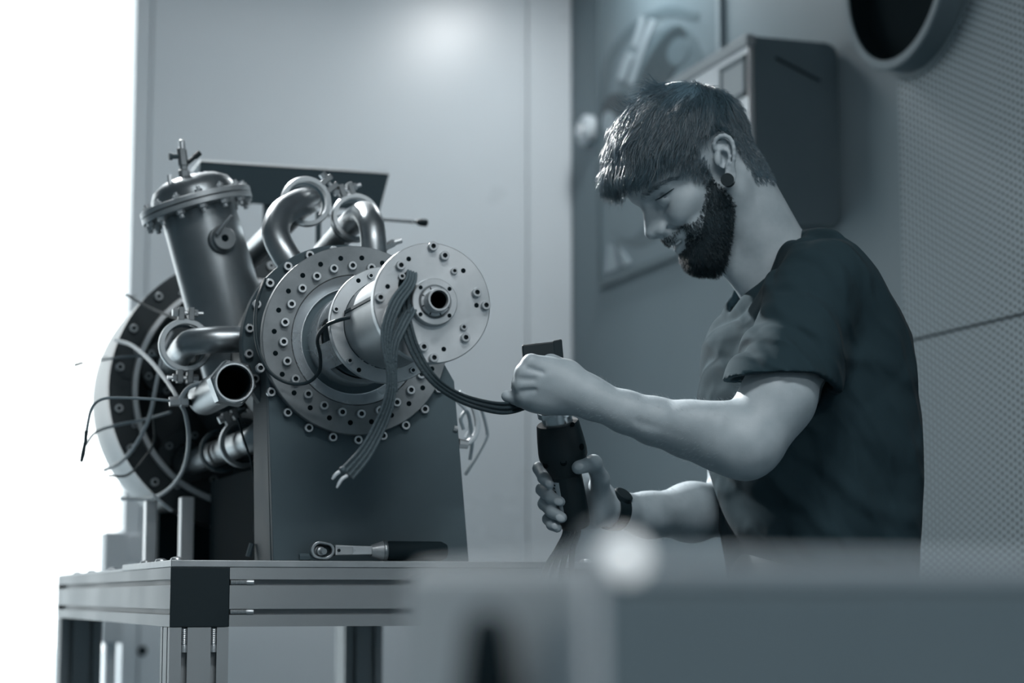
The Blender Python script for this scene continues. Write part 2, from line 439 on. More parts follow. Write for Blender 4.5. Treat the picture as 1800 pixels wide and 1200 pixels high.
hub = mp(MB().lathe([(.0195, EY + .001), (.0195, EY - .010), (.0215, EY - .012), (.0285, EY - .012), (.0295, EY - .011), (.0295, EY - .002), (.031, EY + .001)], AO, YAX, 64), 'hub_ring', 'machined_alu')
for a in (42, 138, 222, 318): bolt(HO3, hub, pol(.0252, a, EY - .0122), name='hole')
nut = mp(MB().lathe([(.0190, EY - .002), (.0190, EY - .013), (.0180, EY - .014), (.0150, EY - .014)], AO, YAX, 64), 'lock_ring', 'bolt_steel')
for k in range(8):
    p = pol(.0172, 22 + 45 * k, EY - .0142)
    MB().box(-.0007, .0007, -.0016, .0016, 0, .0003).build('notch', 'hole_dark', nut).matrix_basis = frame(p, FRONT, Vector((p.z - AZ, 0, -(p.x - AX))))
shaft = mp(MB().lathe([(.0150, EY), (.0150, EY - .029), (.0138, EY - .031), (.0118, EY - .031), (.0112, EY - .029), (.0112, EY + .03), (0, EY + .03)], AO, YAX, 64), 'hollow_shaft', 'machined_alu')
MB().lathe([(.0111, EY - .024), (.0111, EY + .029), (0, EY + .029)], AO, YAX, 48).build('bore', 'hole_dark', shaft)
# ---- barrel and its ring flange
BY_ = 2.655
barrel = mp(MB().lathe([(.060, EY + .0141), (.060, BY_ - .0005), (.050, BY_ - .0005), (.050, EY + .0141)], AO, YAX, 72, closed=True), 'barrel', 'barrel_alu')
rf = mp(MB().lathe([(.061, BY_), (.0785, BY_), (.0795, BY_ + .001), (.0795, BY_ + .012), (.061, BY_ + .012)], AO, YAX, 80, closed=True), 'barrel_flange', 'machined_alu')
for q in ((590, 544), (614, 634), (651, 485)): bolt(SH4, rf, at(q[0], q[1], y=BY_))
for a in (10, 60, 330, 300): bolt(SH4, rf, pol(.0705, a, BY_))
bolt(HO4, rf, at(631, 650, y=BY_), name='hole')
bolt(HO4, rf, at(630, 493, y=BY_), name='hole')
MB().box(AX - .0605, AX - .052, EY + .016, BY_ - .002, AZ + .012, AZ + .016).build('keyway_strip', 'grey_steel', barrel)
# ---- spacer cage between barrel and big flange: wall sectors with open windows, dark core inside
def sector(m, r0, r1, a0, a1, y0, y1, n=10):
    pl = [(AX + r1 * math.cos(math.radians(a0 + (a1 - a0) * k / n)), AZ + r1 * math.sin(math.radians(a0 + (a1 - a0) * k / n))) for k in range(n + 1)]
    pl += [(AX + r0 * math.cos(math.radians(a1 - (a1 - a0) * k / n)), AZ + r0 * math.sin(math.radians(a1 - (a1 - a0) * k / n))) for k in range(n + 1)]
    for k in range(n):
        a, b_, c, d = pl[k], pl[k + 1], pl[2 * n - k], pl[2 * n + 1 - k]
        m.hexa([(a[0], y0, a[1]), (b_[0], y0, b_[1]), (c[0], y0, c[1]), (d[0], y0, d[1])], [(a[0], y1, a[1]), (b_[0], y1, b_[1]), (c[0], y1, c[1]), (d[0], y1, d[1])])
for a0, a1 in ((-14, 32), (52, 100), (118, 166), (194, 226), (284, 326)):
    m = MB(); sector(m, .060, .0665, a0, a1, BY_ + .012, 2.848); mp(m, 'cage_post', 'polished')
mp(MB().lathe([(.060, 2.79), (.0667, 2.79), (.0667, 2.848), (.060, 2.848)], AO, YAX, 72, closed=True), 'cage_ring', 'polished')
core = mp(MB().lathe([(0, BY_ + .02), (.045, BY_ + .02), (.045, 2.70), (.030, 2.70), (.030, 2.78), (.058, 2.78), (.058, 2.85), (0, 2.85)], AO, YAX, 48), 'rotor_core', 'grey_steel')
for a in (205, 240, 262, 285): MB().cyl(pol(.047, a, BY_ + .03), pol(.052, a + 6, 2.785), .004, n=10).build('stud', 'polished', core)
# ---- big bolted flange
FY = 2.829; FR = .136
fl = mp(MB().lathe([(.0945, FY), (FR - .001, FY), (FR, FY + .001), (FR, FY + .016), (.0945, FY + .016)], AO, YAX, 120, closed=True), 'main_flange', 'flange_steel')
bore = mp(MB().lathe([(.0938, FY + .002), (.0930, FY + .0005), (.0775, FY + .013), (.0765, FY + .013), (.0765, FY + .019), (.0668, FY + .019), (.0668, FY + .030), (.0938, FY + .030)], AO, YAX, 120, closed=True), 'bore_ring', 'polished')
for k in range(24):
    bolt(SH6, fl, pol(.1066, 4 + 15 * k, FY)); bolt(HOF, fl, pol(.1192, 11.5 + 15 * k, FY - .0001), name='hole')
# ---- dark support plate under the flange, folded sides, bolts around the flange
SY = FY + .0165
pl = [(.594, PZ + .0005), (.881, PZ + .0005), (.858, 1.262), (.835, 1.30), (.60, 1.30), (.5815, 1.275)]
sp = mp(MB().prism(pl, SY, SY + .014, 'y'), 'support_plate', 'black_steel', bev=.0015)
for k in range(11): bolt(SH6, sp, pol(.1425, 198 + 15 * k + 0.0, SY)) if k not in (10,) else None
gus = mp(MB().hexa([(.593, SY + .0145, PZ + .0005), (.605, SY + .0145, PZ + .0005), (.605, 2.975, PZ + .0005), (.593, 2.975, PZ + .0005)], [(.582, SY + .0145, 1.275), (.594, SY + .0145, 1.275), (.594, 2.955, 1.275), (.582, 2.955, 1.275)]), 'side_gusset', 'grey_steel', bev=.001)
mp(MB().hexa([(.868, SY + .0145, PZ + .0005), (.880, SY + .0145, PZ + .0005), (.880, 2.975, PZ + .0005), (.868, 2.975, PZ + .0005)], [(.846, SY + .0145, 1.26), (.858, SY + .0145, 1.26), (.858, 2.955, 1.26), (.846, 2.955, 1.26)]), 'side_gusset', 'grey_steel', bev=.001)
# ---- housing behind the flange
hr = mp(MB().lathe([(.10, 2.905), (.148, 2.905), (.150, 2.907), (.150, 2.93), (.10, 2.93)], AO, YAX, 96, closed=True), 'housing_flange', 'grey_steel')
for k in range(24): bolt(SH6, hr, pol(.1415, 7 + 15 * k, 2.905))
mp(MB().lathe([(0, 2.8465), (.118, 2.8465), (.118, 2.905)], AO, YAX, 72), 'flange_neck', 'black_steel')
mp(MB().lathe([(.128, 2.9305), (.135, 2.96), (.135, 3.06), (.120, 3.13), (.105, 3.30), (.105, 3.60), (0, 3.60)], AO, YAX, 72), 'housing', 'disk_dark')
# ---- big rear disk with bright drum
DY = 3.62; DR = .248
dk = mp(MB().lathe([(0, DY + .03), (.175, DY + .03), (.196, DY + .012), (.2085, DY + .006), (.2085, DY), (DR - .002, DY), (DR, DY + .002), (DR, DY + .03), (0, DY + .04)], AO, YAX, 120), 'rear_disk', 'disk_dark')
mp(MB().lathe([(.1950, DY + .010), (.1985, DY - .004), (.2065, DY - .004), (.2085, DY + .004)], AO, YAX, 120, closed=True), 'bright_ring', 'ring_bright')
for k in range(20): bolt(SH3, dk, pol(.233, 9 + 18 * k, DY))
for k in range(10): bolt(SH4, dk, pol(.2125, 18 + 36 * k, DY))
mp(MB().lathe([(.230, DY + .0305), (.2455, DY + .032), (.2470, DY + .045), (.2475, DY + .16), (.2465, DY + .25), (.240, DY + .29), (.222, DY + .30), (0, DY + .30)], AO, YAX, 120), 'drum', 'rim_alu')
# ---- tower with domed lid
TT = Vector((.5453, 3.2424, 1.5658)); TD = (Vector((.5453, 0, 1.5658)) - Vector((.5985, 0, 1.392))).normalized()
tw = mp(MB().lathe([(.066, -.30), (.0615, -.12), (.0600, -.001)], TT, TD, 64), 'tower_body', 'tower_steel')
lf = mp(MB().lathe([(.05, 0), (.090, 0), (.0908, .001), (.0908, .0082), (.05, .0082)], TT, TD, 80, closed=True), 'lower_lid_flange', 'lid_steel')
uf = mp(MB().lathe([(.05, .0098), (.0895, .0098), (.0908, .011), (.0908, .018), (.0895, .019), (.05, .019)], TT, TD, 80, closed=True), 'lid_flange', 'lid_steel')
mp(MB().lathe([(.05, .0075), (.0880, .0075), (.0880, .0105), (.05, .0105)], TT, TD, 64, closed=True), 'gasket', 'black_rubber')
lid = mp(MB().lathe([(.070, .0185), (.0685, .032), (.062, .044), (.045, .054), (.022, .0585), (0, .0595)], TT, TD, 64), 'domed_lid', 'tower_steel')
tf = frame(TT, TD, Vector((1, 0, 0)))
for k in range(14):
    a = 2 * math.pi * (k + .3) / 14
    p = tf @ Vector((.0815 * math.cos(a), .0815 * math.sin(a), .019)); bolt(HX2, uf, p, TD)
    p = tf @ Vector((.0815 * math.cos(a), .0815 * math.sin(a), 0)); bolt(HX, lf, p, -TD)
# valve on the lid
vp = tf @ Vector((-.012, -.03, .055))
vd = Vector((-.10, 0, 1)).normalized()
vf = frame(vp, vd, Vector((1, 0, 0)))
def vpt(x, y, z): return vf @ Vector((x, y, z))
vb = mp(MB().lathe([(0, -.01), (.009, -.01), (.009, .010), (.0065, .012), (.0065, .022), (0, .022)], vp, vd, 6), 'relief_valve', 'flange_steel')
sub(MB().cyl(vpt(0, 0, .018), vpt(-.001, 0, .046), .0085, .0080, n=6), 'valve_block', 'flange_steel', vb, bev=.001)
sub(MB().cyl(vpt(0, 0, .046), vpt(0, 0, .056), .0050, n=12).sphere(vpt(0, 0, .057), .0048, 8), 'valve_cap', 'polished', vb)
sub(MB().cyl(vpt(-.007, 0, .034), vpt(-.020, 0, .034), .0042, n=8).cyl(vpt(-.017, 0, .034), vpt(-.022, 0, .034), .006, n=8), 'side_port', 'grey_steel', vb)
sub(MB().cyl(vpt(.006, -.004, .022), vpt(.022, -.004, .034), .0035, n=8).cyl(vpt(.018, -.004, .031), vpt(.027, -.004, .038), .0048, n=8), 'lever', 'black_plastic', vb)
for dx, dz in ((.022, .0), (.034, .001), (-.024, -.003)):
    sub(MB().cyl(vpt(dx, -.004, dz - .010), vpt(dx, -.004, dz + .006), .004, n=6), 'hex_nut', 'bolt_steel', vb)
# port on the tower wall, facing the room
pp = at(391, 421, y=3.181); pn = (Vector((0.16, -1, 0.05))).normalized()
tp = mp(MB().lathe([(.0235, -.012), (.0225, .004), (.0195, .006), (.0190, .011), (.0175, .0125), (.0060, .0125), (.0055, .002), (0, .002)], pp, pn, 40), 'tower_port', 'tower_steel')
sub(MB().lathe([(.0058, .0115), (.0058, .0126), (0, .0126)], pp, pn, 24), 'port_hole', 'hole_dark', tp)
sub(MB().tube([at(382, 410, y=3.160), at(395, 392, y=3.150), at(407, 378, y=3.145)], [.0038, .0034, .0024], 8), 'port_lever', 'bolt_steel', tp)
# ---- elbow pipes: out of the housing, round the bend and back to the disk, each with a clamp
def clamp(c, axis, r, w, lug_dirs, name='pipe_clamp'):
    axis = Vector(axis).normalized()
    o = mp(MB().lathe([(r * .80, -w / 2), (r * .96, -w / 2), (r, -w * .2), (r, w * .2), (r * .96, w / 2), (r * .80, w / 2)], c, axis, 48, closed=True), name, 'pipe_steel')
    for ld in lug_dirs:
        ld = Vector(ld); ld = (ld - axis * ld.dot(axis)).normalized(); sd = axis.cross(ld)
        for s_ in (-1, 1):
            f = frame(Vector(c) + ld * r * .92 + sd * s_ * .0075, ld, sd)
            lg = sub(MB().box(-.0045, .0045, -w * .55, w * .55, 0, .020), 'lug', 'flange_steel', o, bev=.0012); lg.matrix_basis = f
        b0 = Vector(c) + ld * (r * .92 + .012)
        sub(MB().cyl(b0 - sd * .018, b0 + sd * .026, .0032, n=10).cyl(b0 - sd * .0205, b0 - sd * .0125, .0062, n=6).cyl(b0 + sd * .0125, b0 + sd * .018, .0058, n=6), 'clamp_screw', 'bolt_steel', o)
    return o
def pipe(path, r, rad=.035, name='elbow_pipe', n=20):
    return mp(MB().tube(fillet(path, rad, 12), r, n), name, 'pipe_steel')
def collar(p, axis, r, w, name='weld_collar'): return mp(MB().ring(p, axis, r * .9, r, -w / 2, w / 2, 32), name, 'grey_steel')
def disk_boss(x, z, r):
    o = mp(MB().lathe([(0, DY + .0305), (r, DY + .0305), (r, DY + .012), (r * .62, DY + .010), (r * .55, DY - .01), (0, DY - .01)][::-1], (x, 0, z), YAX, 40), 'pipe_boss', 'disk_dark')
    for k in range(6):
        a = 2 * math.pi * (k + .4) / 6; bolt(SH6, o, (x + r * .82 * math.cos(a), DY + .0115, z + r * .82 * math.sin(a)))
    return o
PR = .0200
# left elbow
e0 = at(452, 596, y=3.0); e1 = at(338, 597, y=3.0)
eb = at(300, 645, y=DY)
pipe([(AX - .10, 3.0, e0.z), (e1.x, 3.0, e1.z), (e1.x + .004, 3.10, e1.z - .002), (eb.x, DY, eb.z)], PR, .042)
collar((e0.x + .004, 3.0, e0.z), (1, 0, 0), PR + .004, .02)
clamp((e1.x, 3.062, e1.z - .001), (0, 1, 0), .0405, .016, [(0, 0, 1), (0, 0, -1)])
collar((e1.x, 3.088, e1.z - .001), (0, 1, 0), .034, .012, 'pipe_ferrule')
disk_boss(eb.x, eb.z, .050)
# upper S-shaped pipe
t = [at(524, 480, y=2.955), at(500, 446, y=2.96), at(485, 412, y=2.975), at(493, 379, y=3.0), at(521, 359, y=3.03), at(541, 352, y=3.085)]
s_pts = spline(t, 8); last = s_pts[-1]
mp(MB().tube(s_pts + [last + Vector((0, .05, .0)), Vector((last.x, DY, last.z - .02))], PR + .001, 20), 'elbow_pipe', 'pipe_steel')
dS = (s_pts[1] - s_pts[0]).normalized(); collar(s_pts[3], dS, PR + .0025, .016)
clamp(last + Vector((0, .012, 0)), (0, 1, 0), .0400, .016, [(.75, 0, .62)])
collar(last + Vector((0, .036, 0)), (0, 1, 0), .034, .012, 'pipe_ferrule')
disk_boss(last.x, last.z - .05, .050)
# upper right pipe
t = [at(657, 455, y=2.965), at(656, 420, y=2.968), at(652, 392, y=2.985), at(642, 376, y=3.03), at(628, 381, y=3.085)]
s_pts = spline(t, 8); last = s_pts[-1]
mp(MB().tube(s_pts + [Vector((last.x + .004, DY, last.z - .05))], PR, 20), 'elbow_pipe', 'pipe_steel')
clamp(last + Vector((0, .010, 0)), (0, 1, -.05), .0395, .016, [(-.35, 0, 1)])
collar(last + Vector((0, .032, -.001)), (0, 1, 0), .034, .012, 'pipe_ferrule')
# lower left pipe
b0 = at(452, 770, y=3.06)
pipe([(AX - .06, 3.06, AZ - .09), (b0.x, 3.06, b0.z), (b0.x - .004, DY + .02, b0.z - .002)], PR + .001, .04)
clamp((b0.x, 3.165, b0.z), (0, 1, 0), .0395, .016, [(-.45, 0, .9)])
collar((b0.x - .003, 3.34, b0.z), (0, 1, 0), .036, .016, 'pipe_ferrule')
collar((b0.x - .003, 3.365, b0.z), (0, 1, 0), .030, .02, 'pipe_ferrule')
disk_boss(b0.x - .004, b0.z - .002, .060)
# ---- hexagonal coupling with an open tube
hx = at(412, 672, y=2.865)
hq = mp(MB().lathe([(.0292, 0), (.0310, -.001), (.0345, .003), (.0345, .034), (.0310, .037), (.026, .037)], hx, YAX, 6, phase=math.radians(9)), 'hex_coupling', 'pipe_steel', bev=.0008)
mp(MB().lathe([(.0292, -.0015), (.0275, -.0030), (.0252, -.0030), (.0240, 0), (.0240, .012)], hx, YAX, 48), 'coupling_lip', 'polished')
mp(MB().lathe([(.0238, .004), (.0225, .006), (.0225, .10), (0, .10)], hx, YAX, 48), 'coupling_bore', 'hole_dark')
mp(MB().lathe([(.0270, .037), (.0270, .075), (.0262, .078), (.0262, .24), (.024, .245), (0, .245)], hx, YAX, 48), 'coupling_tube', 'pipe_steel')
mp(MB().tube(fillet([hx + Vector((0, .24, 0)), hx + Vector((0, .30, 0)), Vector((AX - .08, hx.y + .33, AZ - .06))], .03), .016, 16), 'feed_pipe', 'grey_steel')
# small compression fitting where the thin hoses meet
ft = at(314, 705, y=3.08)
fit = mp(MB().lathe([(0, -.014), (.0075, -.014), (.0075, .002), (.009, .003), (.009, .014), (0, .014)], ft, (1, -.05, .08), 6), 'hose_fitting', 'bolt_steel')
sub(MB().cyl(ft + Vector((.012, 0, 0)), ft + Vector((.03, .01, -.002)), .005, n=10), 'fitting_nut', 'black_plastic', fit)
# ---- base blocks and posts under the machine
mp(MB().box(.612, .846, 2.99, 3.46, PZ + .0005, 1.145), 'base_block', 'deep_black', bev=.002)
mp(MB().box(.640, .80, 3.0, 3.40, 1.1455, 1.235), 'saddle', 'deep_black', bev=.002)
for px0, px1, yy in ((318, 341, 3.50), (256, 276, 3.66)):
    a = at(px0, 930, y=yy); b_ = at(px1, 930, y=yy)
    mp(MB().box(a.x, b_.x, yy, yy + .03, BZ1 + .0045, 1.12), 'stand_post', 'ring_bright', bev=.002)
    mp(MB().box(2 * AX - b_.x, 2 * AX - a.x, yy, yy + .03, BZ1 + .0045, 1.12), 'stand_post', 'ring_bright', bev=.002)
a = at(278, 930, y=3.70)
mp(MB().box(a.x, 2 * AX - a.x, 3.69, 3.86, BZ1 + .0045, 1.10), 'rear_saddle', 'deep_black', bev=.002)
# ---- dark tray above the rear of the machine on a bent bracket
yt = 3.72
A = at(352, 282, y=yt); B = at(684, 309, y=yt); D_ = at(345, 350, y=yt + .03); C_ = at(667, 372, y=yt + .03)
zt = (A.z + B.z) / 2; zb = (C_.z + D_.z) / 2
tr = mp(MB().hexa([(D_.x, yt + .030, zb), (C_.x, yt + .030, zb), (C_.x, yt + .034, zb), (D_.x, yt + .034, zb)], [(A.x, yt, zt), (B.x, yt, zt), (B.x, yt + .004, zt), (A.x, yt + .004, zt)]), 'cover_sheet', 'sheet_dark')
sub(MB().box(A.x, B.x, yt - .004, yt + .10, zt + .0003, zt + .0045), 'folded_lip', 'ring_bright', tr)
sub(MB().box(AX + .05, AX + .09, yt + .04, yt + .045, AZ + .24, zt).box(AX + .05, AX + .09, yt + .010, yt + .045, zt - .005, zt), 'bracket', 'grey_steel', tr)
# ---- temperature probe sticking out at the back
q0 = at(560, 378, y=3.50); q1 = at(733, 390, y=3.42); q2 = at(752, 392, y=3.41)
pb = mp(MB().tube([q0, q0.lerp(q1, .55), q1], [.0022, .0026, .0034], 10), 'probe_rod', 'polished')
sub(MB().tube([q1, q1.lerp(q2, .3), q1.lerp(q2, .9), q2], [.004, .0068, .0064, .003], 12), 'probe_tip', 'black_plastic', pb)
mp(MB().cyl(q0 + Vector((0, 0, -.14)), q0 + Vector((0, 0, .006)), .005, n=10), 'probe_mount', 'grey_steel')
q = at(688, 428, y=3.02); q2 = at(700, 424, y=3.02)
pv = mp(MB().cyl(q + Vector((-.02, 0, -.012)), q + Vector((.004, 0, .002)), .006, n=6).cyl(q, q + Vector((.016, 0, .006)), .0042, n=8), 'bleed_valve', 'bolt_steel')
# ---- braided cables hanging from the slot in the end flange
mat('braid', 0.085, 0.62, bump=0.9, bscale=420, stretch=(1, 1, 1))
mat('braid_dark', 0.05, 0.6, bump=0.9, bscale=420)
def bundle(pts, cnt, rs, half, name, ma, taper=0.0, frayed=0.0):
    """flat bundle of cnt sleeves of radius rs spread over 2*half"""
    c = spline(pts, 8); m = MB(); n = len(c)
    for j in range(cnt):
        o = (j / (cnt - 1) - .5) * 2 if cnt > 1 else 0
        path = []
        for i, p in enumerate(c):
            T = (c[min(i + 1, n - 1)] - c[max(i - 1, 0)]).normalized()
            s_ = T.cross(Vector((0.3, -0.95, 0.1))).normalized(); d_ = T.cross(s_)
            tw_ = .35 * math.sin(i * .10 + 1.0)
            off = s_ * (o * half * math.cos(tw_)) + d_ * (o * half * math.sin(tw_) + .45 * rs * (1 if j % 2 else -1))
            f = i / (n - 1); off *= (1 - taper * max(0, 1 - f * 4)) * (1 + frayed * max(0, f * 6 - 5))
            path.append(p + off)
        m.tube(path, rs, 8)
    return mp(m, name, ma)
s0 = slot0 + Vector((.009, .0, .012))
c1 = bundle([s0 + Vector((.002, .012, .010)), at(720, 497, y=EY - .014), at(697, 530, y=EY - .034), at(681, 570, y=EY - .040), at(678, 610, y=EY - .040), at(687, 660, y=EY - .036), at(683, 705, y=EY - .03), at(664, 755, y=EY - .022), at(640, 797, y=EY - .02), at(610, 832, y=EY - .02)], 7, .0020, .0070, 'braided_cable', 'braid', taper=.3, frayed=.25)
bundle([at(724, 540, y=EY + .004), at(722, 543, y=EY - .012), at(706, 572, y=EY - .026), at(692, 606, y=EY - .030), at(690, 650, y=EY - .028), at(692, 690, y=EY - .022)], 6, .0019, .0056, 'braided_cable', 'braid')
hand_end = at(935, 700, d=2.74)
bundle([s0 + Vector((-.002, .012, -.012)), at(708, 525, y=EY - .010), at(713, 570, y=EY - .020), at(731, 622, y=EY - .022), at(762, 668, d=2.53), at(805, 698, d=2.58), at(855, 714, d=2.67), at(893, 717, d=2.748), at(930, 706, d=2.782), at(965, 690, d=2.80)], 5, .0024, .0064, 'braided_cable', 'braid_dark')
for i, (a, b_, c_) in enumerate((((604, 826), (592, 832), (584, 842)), ((610, 836), (600, 843), (592, 857)))):
    mp(MB().tube(spline([at(*a, y=EY - .02), at(*b_, y=EY - .022), at(*c_, y=EY - .022)], 5), [.0022] * 9 + [.0015] * 2, 8), 'bare_wire', 'hose_light')
mp(MB().sphere(at(602, 826, y=EY - .021), .0048, 8), 'heat_shrink', 'braid')
# ---- thin cables and hoses
def hose(pts, r, ma, name='hose'): return mp(MB().tube(spline(pts, 10), r, 8), name, ma)
hose([at(672, 546, y=EY + .03), at(645, 553, y=2.60), at(605, 560, y=2.63), at(572, 573, y=2.66), at(558, 596, y=2.70), at(563, 625, y=2.74), at(561, 652, y=2.77), at(541, 672, y=2.79), at(508, 673, y=2.805), at(476, 655, y=2.81), at(456, 620, y=2.82), at(449, 580, y=2.84), at(452, 530, y=2.86), at(466, 490, y=2.89)], .0026, 'wire_dark', 'sensor_cable')
hose([at(204, 598, y=3.60), at(232, 607, y=3.50), at(262, 632, y=3.35), at(292, 668, y=3.2), at(308, 692, y=3.1), ft], .0036, 'hose_light')
hose([at(303, 585, y=3.45), at(288, 618, y=3.42), at(276, 670, y=3.42), at(262, 735, y=3.45), at(236, 785, y=3.52), at(210, 813, y=3.60), at(184, 826, y=3.68)], .0036, 'hose_light')
hose([ft, at(326, 728, y=3.14), at(332, 775, y=3.2), at(322, 825, y=3.32), at(296, 860, y=3.45), at(262, 876, y=3.56), at(214, 876, y=3.66)], .0036, 'hose_light')
hose([ft, at(330, 683, y=3.06), at(350, 674, y=3.03), at(372, 672, y=3.0)], .0036, 'hose_light')
hose([ft + Vector((-.01, 0, 0)), at(262, 701, y=3.10), at(205, 699, y=3.12), at(178, 702, y=3.13), at(162, 716, y=3.14), at(155, 742, y=3.14), at(149, 780, y=3.14), at(144, 808, y=3.14)], .0022, 'wire_grey', 'thin_wire')
mp(MB().tube([at(152, 757, y=3.14), at(150, 775, y=3.14), at(146, 798, y=3.14), at(143, 811, y=3.14)], [.003, .0022, .003, .0022], 8), 'wire_plug', 'wire_dark')
hose([at(143, 811, y=3.14), at(150, 826, y=3.14), at(160, 842, y=3.14), at(176, 856, y=3.14)], .0006, 'wire_grey', 'thin_wire')
hose([at(148, 786, y=3.60), at(168, 760, y=3.58), at(205, 747, y=3.55), at(250, 738, y=3.50), at(300, 724, y=3.4)], .0026, 'wire_grey', 'thin_wire')
hose([at(190, 836, y=3.60), at(225, 834, y=3.58), at(258, 800, y=3.52), at(272, 770, y=3.5), at(270, 720, y=3.5), at(282, 660, y=3.48)], .0022, 'wire_dark', 'thin_wire')
hose([at(222, 518, y=3.60), at(262, 540, y=3.55), at(325, 566, y=3.4)], .0022, 'wire_dark', 'thin_wire')
hose([at(178, 633, y=3.60), at(215, 627, y=3.55), at(275, 624, y=3.5)], .0020, 'wire_grey', 'thin_wire')
hose([at(270, 870, y=3.5), at(285, 884, y=3.48), at(302, 898, y=3.46)], .0026, 'hose_light', 'thin_wire')
hose([at(418, 735, y=3.0), at(428, 770, y=2.99), at(441, 810, y=2.985), at(447, 850, y=2.98), at(449, 900, y=2.98), at(446, 935, y=2.98)], .0018, 'wire_dark', 'sensor_cable')
mp(MB().tube([at(443, 955, y=2.97), at(436, 978, y=2.97)], .0042, 6), 'cable_plug', 'grey_steel')
# cables at the right flank of the support plate
hose([at(806, 690, y=3.0), at(828, 706, y=3.0), at(839, 740, y=3.0), at(835, 765, y=3.0), at(822, 779, y=3.0)], .0048, 'hose_light')
hose([at(800, 700, y=3.02), at(822, 725, y=3.03), at(826, 750, y=3.03), at(818, 770, y=3.03)], .0030, 'hose_light')
hose([at(815, 755, y=3.02), at(810, 735, y=3.02), at(822, 725, y=3.02), at(830, 770, y=3.02), at(826, 808, y=3.02)], .0028, 'wire_grey', 'thin_wire')
hose([at(836, 700, y=3.12), at(848, 725, y=3.12), at(856, 758, y=3.12), at(854, 772, y=3.12), at(838, 802, y=3.12), at(818, 834, y=3.12)], .0026, 'wire_grey', 'thin_wire')
mp(MB().tube([at(806, 779, y=2.98), at(822, 781, y=2.98)], [.008, .007], 10), 'cable_gland', 'bolt_steel')
mp(MB().tube([at(797, 752, y=2.845), at(803, 754, y=2.845)], [.0045, .0045], 8), 'cable_gland', 'bolt_steel')
# stray wires against the daylight, hung from the rear of the machine
hose([at(240, 520, y=3.75), at(180, 520, y=3.76), at(122, 535, y=3.76), at(112, 570, y=3.76), at(107, 610, y=3.76), at(103, 650, y=3.76), at(100, 676, y=3.76)], .0008, 'wire_grey', 'thin_wire')
mp(MB().tube([at(104.5, 644, y=3.76), at(102.5, 660, y=3.76), at(100.5, 677, y=3.76)], [.0010, .0014, .0010], 6), 'wire_plug', 'wire_dark')
hose([at(210, 622, y=3.74), at(172, 630, y=3.74), at(147, 638, y=3.74)], .0007, 'wire_grey', 'thin_wire')
mp(MB().tube([at(148, 638, y=3.74), at(145, 637.5, y=3.74), at(130, 642, y=3.74)], [.0014, .0029, .0031], 8), 'wire_plug', 'wire_dark')

# ================================================================ ratchet wrench lying on the bench
wy, wz = 2.812, PZ
wr = empty('ratchet_wrench', at(620, 985, y=wy), 0, 'small chrome ratchet wrench with conical collar lying on the bench edge', 'wrench')
wr.location.z = PZ
WINV = Matrix.Translation(-wr.location)
def wp(m, name, ma, bev=0.0): return thing_part(m, name, ma, wr, WINV, bev)
hc = at(561, 970, y=wy); hc2 = at(575, 968, y=wy); R1 = .0145
zc_ = PZ + R1 + .0002
loop = []
for k in range(40):
    a = 2 * math.pi * k / 40; ca, sa = math.cos(a), math.sin(a)
    r_ = R1 * (1 - .16 * max(0, math.cos(a - math.radians(75))) ** 6 - .10 * max(0, math.cos(a + math.radians(100))) ** 6)
    loop.append((hc.x + .004 + (ca * R1 * 1.22), wy, zc_ + sa * r_))
m = MB()
outer = loop; inner = [(hc.x + .004 + (p[0] - hc.x - .004) * .68, wy, zc_ + (p[2] - zc_) * .64) for p in loop]
for yy0, yy1 in ((wy - .007, wy + .007),):
    n = 40; vs = [(p[0], yy0, p[2]) for p in outer] + [(p[0], yy0 , p[2]) for p in inner] + [(p[0], yy1, p[2]) for p in outer] + [(p[0], yy1, p[2]) for p in inner]
    fs = []
    for k in range(n):
        k2 = (k + 1) % n
        fs += [(k, k2, n + k2, n + k), (2 * n + k2, 2 * n + k, 3 * n + k, 3 * n + k2), (k2, k, 2 * n + k, 2 * n + k2), (n + k, n + k2, 3 * n + k2, 3 * n + k)]
    m.add(vs, fs)
wp(m, 'ratchet_head', 'pipe_steel', bev=.0018)
wp(MB().box(hc.x - .008, hc.x + .016, wy + .001, wy + .005, zc_ - .009, zc_ + .009), 'ratchet_core', 'black_plastic')
sx = at(560, 974, y=wy)
wp(MB().lathe([(0, -.018), (.0042, -.018), (.0042, -.010), (.0062, -.009), (.0062, -.006), (.0055, -.005), (.0055, -.002), (.0068, -.001), (.0068, .004), (0, .004)], (hc.x - .001, wy, zc_ - .001), (-.25, 1, .05), 20), 'square_drive', 'bolt_steel')
hx0, hx1, hx2, hx3 = at(586, 970, y=wy).x, at(652, 970, y=wy).x, at(672, 970, y=wy).x, at(679, 970, y=wy).x
wp(MB().box(hx0 - .004, hx0 + .0015, wy - .005, wy + .005, zc_ - .0075, zc_ + .0065), 'neck', 'black_plastic', bev=.001)
hd = wp(MB().prism([(hx0 + .0015, zc_ - .0068), (hx1 + .001, zc_ - .0055), (hx1 + .001, zc_ + .0065), (hx0 + .030, zc_ + .0068), (hx0 + .0015, zc_ + .0078)], wy - .0055, wy + .0055, 'y'), 'handle_bar', 'machined_alu', bev=.0012)
sub(MB().box(hx0 + .004, hx0 + .0265, wy - .0060, wy - .0050, zc_ - .0055, zc_ + .0052), 'name_plate', 'alu_plate', hd, bev=.0003)
sub(MB().cyl((hx0 + .0065, wy - .0066, zc_), (hx0 + .0065, wy - .0054, zc_), .0024, n=16), 'selector_dot', 'black_plastic', hd)
sub(MB().prism([(hx0 + .0265, zc_ - .004), (hx0 + .031, zc_ + .000), (hx0 + .0265, zc_ + .004)], wy - .0062, wy - .0054, 'y'), 'arrow_mark', 'bolt_steel', hd)
